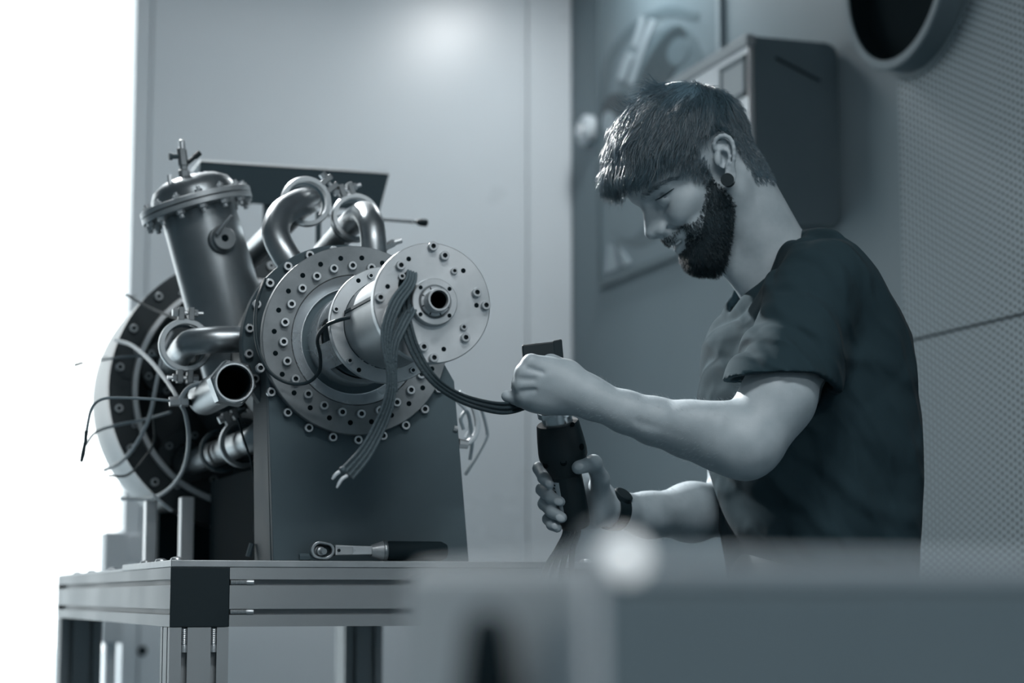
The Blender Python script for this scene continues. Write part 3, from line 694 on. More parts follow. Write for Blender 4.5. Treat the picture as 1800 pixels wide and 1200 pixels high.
wp(MB().lathe([(0, hx1), (.0082, hx1), (.0138, hx2), (0, hx2)], (0, wy, zc_), (1, 0, 0), 40), 'conical_collar', 'machined_alu')
wp(MB().lathe([(.0142, hx2), (.0148, hx2 + .001), (.0148, hx3 - .001), (.0142, hx3), (0, hx3)], (0, wy, zc_ ), (1, 0, 0), 40), 'collar_rim', 'pipe_steel')
wp(MB().lathe([(.012, hx3), (.0138, hx3 + .004), (.0138, hx3 + .080), (.010, hx3 + .088), (0, hx3 + .088)], (0, wy, zc_), (1, 0, 0), 32), 'grip', 'black_rubber')
bs = at(537, 980, y=wy)
bsq = MB().lathe([(0, -.008), (.0048, -.008), (.0052, -.006), (.0052, .004), (.0042, .008), (0, .008)], (bs.x, wy + .004, PZ + .0053), (1, 0, 0), 6).build('socket_bit', 'black_steel')
tag(bsq, 'tiny dark socket bit lying left of the ratchet wrench', 'socket bit')
# ================================================================ the man
# figure space: x to the right across the view, y horizontal depth, z up (rotated by -YAW into the room)
def FL(px, py, h):
    r = (px - 900) / 3600.0; u = (600 - py) / 3600.0
    f = math.cos(PITCH) - math.sin(PITCH) * u; z = math.sin(PITCH) + math.cos(PITCH) * u; t = h / f
    return np.array([r * t, h, CAM_Z + z * t])
# ---- signed-distance modelling on a grid, skinned with surface nets
def smin(a, b, k):
    if k <= 0: return np.minimum(a, b)
    h = np.maximum(k - np.abs(a - b), 0) / k
    return np.minimum(a, b) - h * h * k * .25
def smax(a, b, k): return -smin(-a, -b, k)
def p_ell(c, r, R=None):
    """ellipsoid; rows of R are its axes"""
    c = np.array(c, float); r = np.array(r, float)
    def f(X, Y, Z):
        x, y, z = X - c[0], Y - c[1], Z - c[2]
        if R is not None: x, y, z = (R[0][0] * x + R[0][1] * y + R[0][2] * z, R[1][0] * x + R[1][1] * y + R[1][2] * z, R[2][0] * x + R[2][1] * y + R[2][2] * z)
        k0 = np.sqrt((x / r[0]) ** 2 + (y / r[1]) ** 2 + (z / r[2]) ** 2); k1 = np.sqrt((x / r[0] ** 2) ** 2 + (y / r[1] ** 2) ** 2 + (z / r[2] ** 2) ** 2)
        return k0 * (k0 - 1) / np.maximum(k1, 1e-6)
    m = r.max() if R is not None else r
    return f, c - m, c + m
def p_rc(a, b, ra, rb, flat=None):
    """tapered capsule; flat=(direction, factor) squeezes it along a direction"""
    a = np.array(a, float); b = np.array(b, float); ba = b - a; l2 = max(ba @ ba, 1e-12)
    def f(X, Y, Z):
        x, y, z = X - a[0], Y - a[1], Z - a[2]
        h = np.clip((x * ba[0] + y * ba[1] + z * ba[2]) / l2, 0, 1)
        dx, dy, dz = x - ba[0] * h, y - ba[1] * h, z - ba[2] * h
        q = dx * dx + dy * dy + dz * dz
        if flat is not None:
            n, s = flat; e = dx * n[0] + dy * n[1] + dz * n[2]; q = q + e * e * (1 / (s * s) - 1)
            return (np.sqrt(q) - (ra + (rb - ra) * h)) * s
        return np.sqrt(q) - (ra + (rb - ra) * h)
    m = max(ra, rb)
    return f, np.minimum(a, b) - m, np.maximum(a, b) + m
def chain(pts, rad, k, flat=None, kk=None):
    return [(p_rc(pts[i], pts[i + 1], rad[i], rad[i + 1], flat), k if i == 0 or kk is None else kk, '+') for i in range(len(pts) - 1)]
class Grid:
    def __init__(s, lo, hi, h):
        s.lo = np.array(lo, float); s.h = h; s.n = np.ceil((np.array(hi) - s.lo) / h).astype(int) + 1
        s.ax = [(s.lo[i] + h * np.arange(s.n[i])).astype(np.float32) for i in range(3)]
        s.D = np.full(s.n, .06, np.float32)
    def xyz(s): return s.ax[0][:, None, None], s.ax[1][None, :, None], s.ax[2][None, None, :]
    def add(s, prims, sym=False):
        for (f, lo, hi), k, op in prims:
            jobs = [1, -1] if sym == 'y' and (lo[1] + hi[1]) / 2 > 1e-4 else [1]
            for sg in jobs:
                l2, h2 = lo.copy(), hi.copy()
                if sg < 0: l2[1], h2[1] = -hi[1], -lo[1]
                m = k + .012
                i0 = np.maximum(np.floor((l2 - m - s.lo) / s.h).astype(int), 0); i1 = np.minimum(np.ceil((h2 + m - s.lo) / s.h).astype(int) + 1, s.n)
                if np.any(i1 <= i0): continue
                sl = tuple(slice(a, b) for a, b in zip(i0, i1))
                X, Y, Z = s.ax[0][sl[0]][:, None, None], s.ax[1][sl[1]][None, :, None], s.ax[2][sl[2]][None, None, :]
                d = f(X, Y * sg, Z)
                s.D[sl] = smin(s.D[sl], d, k) if op == '+' else smax(s.D[sl], -d, k)
        return s
    def sample(s, P):
        q = (P - s.lo) / s.h; q = np.clip(q, 0, s.n - 1.001); i = q.astype(int); f = q - i; D = s.D; r = 0
        for a in (0, 1):
            for b in (0, 1):
                for c in (0, 1):
                    w = (f[:, 0] if a else 1 - f[:, 0]) * (f[:, 1] if b else 1 - f[:, 1]) * (f[:, 2] if c else 1 - f[:, 2])
                    r = r + w * D[i[:, 0] + a, i[:, 1] + b, i[:, 2] + c]
        return r
    def grad(s, P):
        e = s.h; g = np.stack([s.sample(P + np.eye(3)[i] * e) - s.sample(P - np.eye(3)[i] * e) for i in range(3)], 1)
        return g / np.maximum(np.linalg.norm(g, axis=1, keepdims=True), 1e-9)
    def nets(s):
        D = s.D; S = D < 0; nx, ny, nz = s.n
        cnt = np.zeros((nx - 1, ny - 1, nz - 1), np.int8)
        cs = [(a, b, c) for a in (0, 1) for b in (0, 1) for c in (0, 1)]
        for a, b, c in cs: cnt += S[a:nx - 1 + a, b:ny - 1 + b, c:nz - 1 + c]
        act = np.argwhere((cnt > 0) & (cnt < 8))
        idx = np.full(cnt.shape, -1, np.int64); idx[tuple(act.T)] = np.arange(len(act))
        V = {c: D[act[:, 0] + c[0], act[:, 1] + c[1], act[:, 2] + c[2]] for c in cs}
        pos = np.zeros((len(act), 3)); num = np.zeros(len(act))
        for c in cs:
            for ax in range(3):
                if c[ax]: continue
                c2 = tuple(1 if i == ax else c[i] for i in range(3)); a, b = V[c], V[c2]; m = (a < 0) != (b < 0)
                t = np.where(m, a / np.where(m, a - b, 1), 0)
                for i in range(3): pos[:, i] += np.where(m, c[i] + (t if i == ax else 0), 0)
                num += m
        verts = s.lo + s.h * (act + pos / num[:, None])
        quads = []
        for ax in range(3):
            o1, o2 = (ax + 1) % 3, (ax + 2) % 3
            sl0 = [slice(None)] * 3; sl1 = [slice(None)] * 3; sl0[ax] = slice(0, -1); sl1[ax] = slice(1, None)
            A = S[tuple(sl0)]; B = S[tuple(sl1)]; e = np.argwhere(A != B)
            ok = (e[:, o1] > 0) & (e[:, o2] > 0) & (e[:, o1] < s.n[o1] - 1) & (e[:, o2] < s.n[o2] - 1); e = e[ok]
            def cid(d1, d2):
                q = e.copy(); q[:, o1] += d1; q[:, o2] += d2; return idx[q[:, 0], q[:, 1], q[:, 2]]
            Q = np.stack([cid(-1, -1), cid(0, -1), cid(0, 0), cid(-1, 0)], 1)
            fl_ = ~A[tuple(e.T)]; Q[fl_] = Q[fl_][:, ::-1]
            quads.append(Q)
        return verts, np.concatenate(quads)
def np_mesh(name, V, Q, ma, parent=None, smooth=True):
    me = bpy.data.meshes.new(name); n, k = Q.shape
    me.vertices.add(len(V)); me.vertices.foreach_set('co', np.ascontiguousarray(V, np.float32).ravel())
    me.loops.add(n * k); me.loops.foreach_set('vertex_index', np.ascontiguousarray(Q, np.int32).ravel())
    me.polygons.add(n); me.polygons.foreach_set('loop_start', np.arange(0, n * k, k, dtype=np.int32)); me.polygons.foreach_set('loop_total', np.full(n, k, np.int32))
    me.polygons.foreach_set('use_smooth', np.full(n, smooth)); me.update(); me.validate()
    me.materials.append(MATS[ma])
    return me
def lowfreq(P, s, seed, n=5):
    """smooth pseudo-noise: sum of a few plane waves"""
    g = np.random.default_rng(seed); r = 0
    for i in range(n):
        d = g.normal(size=3); d /= np.linalg.norm(d); r = r + np.sin((P[0] * d[0] + P[1] * d[1] + P[2] * d[2]) * s * g.uniform(.6, 1.6) + g.uniform(0, 6.28))
    return r / n
mat('skin', 0.40, 0.50, bump=0.10, bscale=900, var=0.10, vscale=35, spec=0.35, sss=0.0)
mat('nail', 0.46, 0.35, spec=0.5)
mat('shirt', 0.038, 0.9, bump=0.14, bscale=900, sheen=0.02, spec=0.08)
def wrinkles(m):
    """soft cloth creases on top of the weave bump"""
    nt = m.node_tree; N = nt.nodes; L = nt.links; b = N['Principled BSDF']
    tc = N.new('ShaderNodeTexCoord'); old = b.inputs['Normal'].links[0].from_socket
    for sc_, ro, st in ((9.0, (0.3, 0.9, 0.5), 0.55), (15.0, (-.5, .3, -.6), 0.35)):
        mp = N.new('ShaderNodeMapping'); mp.inputs['Rotation'].default_value = ro
        L.new(tc.outputs['Object'], mp.inputs['Vector'])
        wv = N.new('ShaderNodeTexWave'); wv.inputs['Scale'].default_value = sc_ * .45; wv.inputs['Distortion'].default_value = 7.0; wv.inputs['Detail'].default_value = 2.5; wv.inputs['Detail Scale'].default_value = 0.9
        L.new(mp.outputs['Vector'], wv.inputs['Vector'])
        pw = N.new('ShaderNodeMath'); pw.operation = 'POWER'; pw.inputs[1].default_value = 3.0; L.new(wv.outputs['Fac'], pw.inputs[0])
        bp = N.new('ShaderNodeBump'); bp.inputs['Strength'].default_value = st; bp.inputs['Distance'].default_value = 0.008
        L.new(pw.outputs[0], bp.inputs['Height']); L.new(old, bp.inputs['Normal']); old = bp.outputs['Normal']
    L.new(old, b.inputs['Normal'])
wrinkles(MATS['shirt'])
mat('trousers', 0.03, 0.85, bump=0.3, bscale=500)
mat('hair', 0.12, 0.34, spec=1.0, rgb=(.060, .110, .142, 1))
mat('beard', 0.035, 0.5, spec=0.4, rgb=(.016, .034, .044, 1))
mat('shoe', 0.02, 0.6)
mat('fine_hair', 0.42, 0.4)
PBASE = np.array([.44, 2.97, 0.0])
cy, sy_ = math.cos(-YAW), math.sin(-YAW)
person = empty('person', (PBASE[0] * cy - PBASE[1] * sy_, PBASE[0] * sy_ + PBASE[1] * cy, 0), -YAW, 'bearded man in a dark t-shirt, head bent, joining a cable to a handheld tool', 'person')
PINV = Matrix.Translation(Vector(-PBASE))
def pp_(me, name):
    o = link(name, me, person); o.matrix_parent_inverse = PINV; return o
# ---- head frame: x forward, y to his left (towards the camera), z up
PSI, DEL = math.radians(15), math.radians(40)
f0 = np.array([-math.cos(PSI), -math.sin(PSI), 0]); HL = np.array([math.sin(PSI), -math.cos(PSI), 0]); Z3 = np.array([0, 0, 1.0])
HF = f0 * math.cos(DEL) - Z3 * math.sin(DEL); HU = f0 * math.sin(DEL) + Z3 * math.cos(DEL); HR = np.stack([HF, HL, HU])
HO = FL(1266, 292, 2.88) - .072 * HL
def h2f(P): return HO + P @ HR
def f2h(p): return HR @ (np.array(p) - HO)
def hpt(px, py, y):
    """head-space point on a sight line at lateral position y"""
    a, b = f2h(FL(px, py, 2.0)), f2h(FL(px, py, 3.6)); t = (y - a[1]) / (b[1] - a[1]); return a + (b - a) * t
nb = f2h(FL(1372, 480, 2.985)); nb2 = f2h(FL(1405, 560, 2.99))
head = []
A = lambda prim, k, op='+': head.append((prim, k, op))
A(p_ell((-.004, 0, .046), (.097, .075, .088)), 0)
A(p_ell((.040, 0, .040), (.060, .062, .052)), .02)
A(p_ell((.046, 0, -.020), (.052, .056, .060)), .02)
A(p_ell((.052, 0, -.058), (.042, .042, .040)), .02)
A(p_rc((.004, .050, -.040), (.074, .020, -.088), .017, .017), .025)
A(p_ell((.080, 0, -.086), (.021, .022, .018)), .015)
A(p_ell((.060, .043, -.010), (.026, .020, .017)), .018)
A(p_ell((.074, .036, -.019), (.020, .017, .0155)), .012)
A(p_rc((.091, .010, .034), (.078, .046, .033), .0095, .009), .014)
A(p_ell((.088, 0, .045), (.014, .03, .02)), .02)
A(p_ell((.088, 0, -.040), (.020, .026, .018)), .014)
A(p_rc((.096, 0, .016), (.1165, 0, -.0155), .0078, .0110), .010)
A(p_rc((.088, 0, .018), (.098, 0, -.018), .012, .016), .012)
A(p_ell((.1045, .0125, -.0205), (.0115, .0072, .0085)), .006)
A(p_ell((.113, .0075, -.0285), (.006, .0040, .0035)), .003, '-')
A(p_ell((.100, .031, .013), (.0175, .0155, .0115)), .012, '-')
A(p_ell((.0790, .031, .0125), (.0135, .0135, .0125)), .003)
A(p_rc((.0925, .018, .0085), (.0830, .044, .0145), .0014, .0012), .002, '-')
A(p_rc((.0920, .019, .0140), (.0835, .043, .0205), .0012, .0010), .003, '-')
A(p_rc((.0905, .022, -.001), (.080, .040, .002), .0014, .001), .005, '-')
A(p_rc((.1000, 0, -.0445), (.081, .029, -.0395), .0060, .0032), .006)
A(p_rc((.0985, 0, -.0590), (.081, .027, -.0450), .0068, .0035), .006)
A(p_rc((.1060, 0, -.0525), (.0985, .016, -.0508), .0034, .0030), .002, '-')
A(p_rc((.0985, .016, -.0508), (.0790, .031, -.0405), .0030, .0018), .002, '-')
A(p_rc((.1000, .017, -.0245), (.0800, .0385, -.0390), .0020, .0024), .006, '-')
A(p_ell((.066, .040, -.046), (.02, .012, .014)), .01)
A(p_rc((-.030, 0, -.030), nb, .056, .058), .02)
A(p_rc(nb, nb2, .058, .070), .02)
A(p_rc((-.010, .050, -.035), nb + np.array([.035, .012, 0]), .012, .012), .03)
A(p_rc((.055, 0, -.100), nb + np.array([.045, 0, .012]), .018, .018), .03)
# ear, drawn in the plane of the view and placed beside the head
def ear_pt(zx, zy, out): return f2h(FL(1200 + zx / 7.5, 220 + zy / 7.5, 2.879 - out))
ear = []
eo = [(475, 345), (425, 310), (412, 250), (440, 185), (495, 145), (555, 138), (615, 165), (655, 225), (672, 300), (676, 380), (672, 450), (660, 520), (655, 580)]
ed = [.004, .008, .010, .012, .014, .016, .018, .019, .019, .018, .016, .013, .011]
EX = np.stack([HR @ np.array([1., 0, 0]), HR @ np.array([0, 0, 1.]), HR @ np.array([0, -1., 0])])
ear.append((p_ell(ear_pt(548, 360, .006), (.0135, .024, .0050), EX), .006, '+'))
ear.append((p_ell(ear_pt(560, 380, -.004), (.012, .022, .012), EX), .008, '+'))
ear += [(p_rc(ear_pt(*eo[i], ed[i]), ear_pt(*eo[i + 1], ed[i + 1]), .0030, .0030), .0022, '+') for i in range(len(eo) - 1)]
ear.append((p_ell(ear_pt(632, 655, .009), (.0085, .0150, .0040), EX), .005, '+'))
ear.append((p_ell(ear_pt(545, 440, .012), (.0078, .0145, .0095), EX), .003, '-'))
ear.append((p_ell(ear_pt(520, 250, .012), (.0070, .0065, .0045), EX), .003, '-'))
ear.append((p_rc(ear_pt(640, 300, .016), ear_pt(650, 470, .014), .0022, .002), .002, '-'))
an = [(470, 330, .006), (545, 318, .010), (605, 350, .013), (622, 420, .013), (605, 490, .012), (575, 545, .010)]
ear += [(p_rc(ear_pt(*an[i]), ear_pt(*an[i + 1]), .0026, .0028), .002, '+') for i in range(len(an) - 1)]
ear.append((p_ell(ear_pt(460, 450, .006), (.0050, .0085, .0045), EX), .005, '+'))
ear.append((p_rc(ear_pt(541, 545, .012), ear_pt(541, 580, .012), .0026, .0022), .002, '-'))
HEADG = GH = Grid((-.135, -.110, -.215), (.145, .110, .145), .0018).add(head, 'y').add(ear)
hv, hq = GH.nets()
head_v = hv.copy()
# ---- arms and hands (figure space)
arm = []
W_, E_, S_ = FL(1016, 690, 2.735), FL(1312, 783, 2.70), FL(1440, 530, 2.83)
arm += chain([W_, FL(1050, 705, 2.732), FL(1100, 724, 2.726), FL(1150, 740, 2.720), FL(1210, 755, 2.714), FL(1262, 768, 2.708), E_], [.0250, .0250, .0275, .0312, .0372, .0425, .0385], .01, kk=.010)
arm += chain([E_, FL(1366, 700, 2.725), FL(1412, 604, 2.77), S_], [.0380, .0445, .0440, .040], .03, kk=.03)
arm.append((p_ell(FL(1300, 804, 2.698), (.020, .018, .016)), .025, '+'))
arm.append((p_rc(FL(1332, 770, 2.705), FL(1372, 700, 2.722), .034, .038), .02, '+'))
arm.append((p_rc(FL(1120, 742, 2.690), FL(1250, 782, 2.655), .002, .003), .010, '-'))
arm.append((p_ell(FL(1240, 744, 2.698), (.05, .028, .024)), .02, '+'))
def lh(zx, zy, h): return FL(860 + zx / 6.0, 580 + zy / 6.0, h)
hb = 2.722
arm += [(p_rc(lh(960, 650, 2.735), lh(800, 600, 2.73), .0245, .024, (np.array([0, 1., 0]), .75)), .02, '+'),
        (p_ell(lh(600, 560, 2.734), (.046, .0155, .036)), .015, '+'),
        (p_rc(lh(860, 500, 2.732), lh(440, 345, hb), .014, .0120), .012, '+'),
        (p_rc(lh(860, 580, 2.728), lh(365, 450, hb - .002), .013, .0118), .010, '+'),
        (p_rc(lh(860, 660, 2.730), lh(340, 580, hb), .013, .0112), .010, '+'),
        (p_rc(lh(840, 740, 2.738), lh(370, 705, hb + .006), .014, .0105), .010, '+'),
        (p_ell(lh(640, 770, 2.745), (.040, .017, .0150)), .014, '+'),
        (p_rc(lh(830, 440, 2.745), lh(640, 345, 2.765), .0150, .0130), .014, '+'),
        (p_rc(lh(640, 345, 2.765), lh(500, 375, 2.800), .0120, .0100), .008, '+'),
        (p_rc(lh(500, 375, 2.800), lh(430, 430, 2.815), .0098, .0085), .006, '+')]
for (mx_, my_, mh), r in (((440, 350, hb), .0110), ((362, 455, hb), .0108), ((338, 582, hb + .001), .0104), ((365, 705, hb + .006), .0098)):
    a, b = lh(mx_, my_, mh), lh(mx_ - 28, my_ + 18, mh + .036); c = lh(mx_ + 120, my_ + 40, mh + .056); d = lh(mx_ + 240, my_ + 40, mh + .040)
    arm += [(p_rc(a, b, r, r * .92), .005, '+'), (p_rc(b, c, r * .92, r * .85), .003, '+'), (p_rc(c, d, r * .85, r * .75), .003, '+')]
arm += [(p_rc(lh(320, 740, 2.742), lh(188, 697, 2.738), .0090, .0080), .004, '+'),
        (p_rc(lh(420, 405, 2.709), lh(560, 445, 2.712), .0015, .001), .006, '-'), (p_rc(lh(330, 520, 2.708), lh(470, 520, 2.71), .0015, .001), .006, '-'), (p_rc(lh(340, 645, 2.712), lh(480, 630, 2.714), .0015, .001), .006, '-')]
lo = np.min([p[0][1] for p in arm], 0) - .012; hi = np.max([p[0][2] for p in arm], 0) + .012; hi[2] = FL(1420, 560, 2.76)[2]
GA = Grid(lo, hi, .0024).add(arm); av, aq = GA.nets()
# far arm and hand
far = []
W2, E2, S2 = FL(1086, 896, 2.925), FL(1283, 893, 3.09), FL(1372, 565, 3.11)
far += chain([W2, FL(1140, 905, 2.965), FL(1215, 900, 3.03), E2], [.0245, .0300, .0410, .040], .01, kk=.02)
far += chain([E2, FL(1306, 800, 3.11), S2], [.040, .046, .042], .02, kk=.03)
def rh(zx, zy, h): return FL(900 + zx / 5.0, 720 + zy / 5.0, h)
far += [(p_rc(W2, rh(800, 850, 2.905), .0245, .022), .015, '+'), (p_ell(rh(690, 800, 2.906), (.034, .0150, .040)), .015, '+'),
        (p_ell(rh(748, 790, 2.888), (.016, .016, .034)), .012, '+')]
far += chain([rh(770, 820, 2.892), rh(775, 610, 2.862), rh(718, 470, 2.832), rh(585, 505, 2.806)], [.0165, .0128, .0112, .0098], .012, kk=.006)
FING = (((330, 560, 2.905), (240, 515, 2.868), (280, 600, 2.846), (332, 652, 2.838), (.0098, .0092, .0086, .0074)),
        ((340, 720, 2.905), (268, 700, 2.868), (340, 765, 2.842), (428, 802, 2.835), (.0100, .0094, .0088, .0076)),
        ((350, 850, 2.905), (285, 825, 2.868), (350, 895, 2.842), (438, 948, 2.835), (.0098, .0092, .0086, .0074)),
        ((380, 960, 2.905), (318, 960, 2.872), (350, 1010, 2.850), (398, 1038, 2.842), (.0088, .0082, .0076, .0066)))
for a, b, c, d, r in FING:
    pts = [rh(620, a[1] + 20, 2.910), rh(*a), rh(*b), rh(*c), rh(*d)]
    far += [(p_rc(pts[0], pts[1], .011, r[0]), .010, '+')] + [(p_rc(pts[i + 1], pts[i + 2], r[i], r[i + 1]), .003, '+') for i in range(3)]
lo = np.min([p[0][1] for p in far], 0) - .012; hi = np.max([p[0][2] for p in far], 0) + .012; hi[2] = FL(1296, 760, 3.1)[2]
GF = Grid(lo, hi, .0024).add(far); fv, fq = GF.nets()
# ---- torso: stacked ellipses, turned 20 degrees to the camera
TYAW = math.radians(20); tf_, tl_ = np.array([-math.cos(TYAW), -math.sin(TYAW)]), np.array([math.sin(TYAW), -math.cos(TYAW)])
SEC = [(1040, 1292, 1588, .165), (980, 1284, 1596, .165), (920, 1274, 1602, .168), (850, 1264, 1605, .172), (740, 1246, 1600, .180), (650, 1246, 1590, .182), (600, 1254, 1580, .180), (560, 1274, 1558, .176), (500, 1308, 1518, .165), (455, 1348, 1482, .142), (428, 1374, 1452, .108), (412, 1388, 1436, .08), (404, 1398, 1428, .06)]
sec = []
for py, a, b, dep in SEC[::-1]:
    l, r = FL(a, py, 2.97), FL(b, py, 2.97); sec.append((l[2], (l[0] + r[0]) / 2, (r[0] - l[0]) / 2, dep))
sec = np.array(sorted(sec))
def torso_f(inset=0.0):
    def f(X, Y, Z):
        z = Z.ravel(); sh = (1, 1, len(z)); g = lambda i: np.interp(z, sec[:, 0], sec[:, i]).reshape(sh)
        c, w, b = g(1), g(2), g(3)
        b = b - inset; w = w - inset
        a = np.sqrt(np.maximum(w * w - (b * math.sin(TYAW)) ** 2, 1e-4)) / math.cos(TYAW)
        x, y = X - c, Y - 2.97; u = np.abs(x * tf_[0] + y * tf_[1]); v = np.abs(x * tl_[0] + y * tl_[1])
        k = ((u / a) ** 2.3 + (v / b) ** 2.3) ** (1 / 2.3)
        d = (k - 1) * np.minimum(a, b) * .95
        return smax(d, (Z - sec[-1, 0]) + 0 * d, .02)
    return f
lo_t, hi_t = np.array([.20, 2.70, .90]), np.array([.66, 3.26, 1.60])
body_t = [((torso_f(.024), lo_t, hi_t), 0, '+')] + chain([S_, FL(1420, 510, 2.92)], [.036, .036], .02) + chain([S2, FL(1390, 530, 3.02)], [.034, .034], .02) + [(p_rc(FL(1372, 480, 2.985), FL(1405, 560, 2.99), .056, .07), .03, '+')] + chain([E_, FL(1366, 700, 2.725), FL(1412, 604, 2.77), S_], [.034, .038, .038, .036], .02, kk=.02) + [a_ for a_ in far[3:5]]
GT = Grid((.20, 2.66, .80), (.68, 3.26, FL(1372, 462, 2.985)[2]), .008)
GT.add(body_t); bv, bq = GT.nets()
hip = FL(1440, 1010, 2.97)
lz = .90
V = np.concatenate([h2f(hv), av, fv, bv]); off = np.cumsum([0, len(hv), len(av), len(fv)])
Q = np.concatenate([hq + off[0], aq + off[1], fq + off[2], bq + off[3]])
pp_(np_mesh('body', V, Q, 'skin'), 'body')
tc_ = [Vector(h2f(np.array([[.0985 - 26 * q * q, q, -.0520 + .12 * abs(q) + .55 * max(abs(q) - .016, 0)]]))[0]) for q in np.linspace(-.025, .025, 13)]
mat('tooth', 0.8, 0.3)
me = MB().tube(tc_, .0030, 8).mesh('teeth'); me.materials.append(MATS['tooth']); pp_(me, 'teeth')
# ---- fingernails of the near-side visible hand
for (zx, zy, h, rx, rz, ang) in ((322, 648, 2.8315, .0058, .0048, -40), (408, 806, 2.8285, .0068, .0052, -15), (424, 952, 2.8290, .0068, .0050, -25), (376, 1024, 2.8360, .0054, .0044, -30), (590, 498, 2.7975, .0070, .0052, 10)):
    c = rh(zx, zy, h); m = MB().sphere((0, 0, 0), 1.0, 8); ca, sa = math.cos(math.radians(ang)), math.sin(math.radians(ang))
    m.v = [(c[0] + (v[0] * rx * ca - v[2] * rz * sa), c[1] + v[1] * .0016, c[2] + (v[0] * rx * sa + v[2] * rz * ca)) for v in m.v]
    me = m.mesh('fingernail'); me.materials.append(MATS['nail']); pp_(me, 'fingernail')
# ---- shirt: cloth shell over the torso with a loose near sleeve, open at neck, cuffs and hem
GS = Grid((.20, 2.62, .93), (.68, 3.28, 1.60), .0036)
X, Y, Z = GS.xyz()
T = torso_f(0)(X, Y, Z)
cuff = FL(1386, 668, 2.738); sl_dir = FL(1340, 760, 2.70) - FL(1452, 496, 2.83)
T = smin(T, p_rc(FL(1444, 520, 2.84), FL(1450, 592, 2.95), .057, .085)[0](X, Y, Z), .04)
T = smin(T, p_rc(FL(1414, 470, 2.91), FL(1442, 506, 2.845), .042, .053)[0](X, Y, Z), .03)
sleeve = p_rc(FL(1438, 514, 2.830), FL(1362, 725, 2.722), .059, .075)[0](X, Y, Z)
fsl = p_rc(FL(1372, 565, 3.10), FL(1320, 745, 3.12), .056, .064)[0](X, Y, Z)
O = smin(smin(T, sleeve, .02), fsl, .02)
wob = lowfreq((X, Y, Z), 30, 3); front = np.clip((.50 - X) / .12, 0, 1)
def crease(t): return 1 - 2 * np.sqrt(np.sin(t) ** 2 + .008)
fold = .0040 * crease(48 * (X * .80 + Z * .40 + Y * .30) + 1.6 * wob) * np.clip((Z - 1.12) / .15, 0, 1) * (.25 + .75 * front)
fold += .0032 * crease(40 * (X * .55 - Z * .45 + Y * .6) + 1.8 * lowfreq((X, Y, Z), 24, 8)) * (.3 + .7 * front)
fold += .0030 * np.sin(40 * (X * .9 + Y * .8) + 1.5 * lowfreq((X, Y, Z), 10, 5)) * np.clip((1.25 - Z) / .2, 0, 1)
fold += .0030 * crease(52 * (X * .78 + Y * .25 + Z * .22) + 1.3 * lowfreq((X, Y, Z), 34, 12)) * front * np.clip((Z - 1.10) / .1, 0, 1)
fold += .0020 * crease(38 * (X * .62 + Z * .58 - Y * .2) + 1.1 * lowfreq((X, Y, Z), 22, 14)) * np.clip((2.90 - Y) / .06, 0, 1)
O = O + fold
shell = np.maximum(O, -(O + .013))
below = (Z - cuff[2]) + .9 * np.maximum(X - cuff[0] - .02, 0) ** 1.5 * 2.0 + .10 * np.maximum(cuff[0] - .03 - X, 0) - .004 + 0 * Y
Qc = np.maximum(np.maximum(np.minimum(sleeve, p_rc(FL(1362, 725, 2.722), FL(1340, 790, 2.70), .08, .08)[0](X, Y, Z)) - .03, below), -(T - .006))
zc2 = FL(1300, 690, 3.12)[2]
Qf = np.maximum(np.maximum(fsl - .03, Z - zc2), -(T - .006))
shell = np.maximum(shell, -Qc); shell = np.maximum(shell, -Qf)
pn0 = FL(1308, 516, 2.95); nn = np.array([-.80, .0, .60])
neckp = nn[0] * (X - pn0[0]) + nn[2] * (Z - pn0[2]) + 0 * Y
neckc = np.minimum(p_rc(FL(1330, 420, 2.965), FL(1372, 480, 2.985), .088, .088)[0](X, Y, Z), p_rc(FL(1330, 470, 2.96), FL(1330, 470, 2.96), .080, .080)[0](X, Y, Z))
shell = smax(shell, -np.maximum(neckc, -neckp), .004)
GS.D = shell.astype(np.float32)
sv, sq = GS.nets()
pp_(np_mesh('t_shirt', sv, sq, 'shirt'), 't_shirt')
# ---- trousers and shoes
GP = Grid((.18, 2.72, .06), (.72, 3.26, 1.06), .008)
hc_ = np.array([.447, 2.97, .96])
tr_ = [(p_ell(hc_, (.135, .165, .13)), 0, '+')]
ln = np.array([tl_[0], tl_[1], 0])
for s_ in (-1, 1):
    a = hc_ + ln * .085 * s_ + np.array([0, 0, -.06]); kn = a + np.array([-.02, 0, -.42]) + ln * .015 * s_; an_ = kn + np.array([.03, 0, -.38]) + ln * .01 * s_
    tr_ += [(p_rc(a, kn, .092, .068), .03, '+'), (p_rc(kn, an_, .066, .055), .02, '+')]
GP.add(tr_); tv, tq = GP.nets(); pp_(np_mesh('trousers', tv, tq, 'trousers'), 'trousers')
for s_ in (-1, 1):
    an_ = hc_ + ln * .11 * s_ + np.array([.01, 0, -.86]); an_[2] = .09
    fwd = np.array([tf_[0], tf_[1], 0])
    G = Grid(an_ - np.array([.26, .22, .10]), an_ + np.array([.22, .22, .10]), .007)
    G.add([(p_rc(an_, an_ + fwd * .02 + np.array([0, 0, -.04]), .056, .05), 0, '+'), (p_rc(an_ + np.array([0, 0, -.045]) - fwd * .04, an_ + fwd * .15 + np.array([0, 0, -.055]), .042, .038), .03, '+')])
    G.D = np.maximum(G.D, (.004 - G.xyz()[2]) + 0 * G.D); v_, q_ = G.nets(); pp_(np_mesh('shoe', v_, q_, 'shoe'), 'shoe')
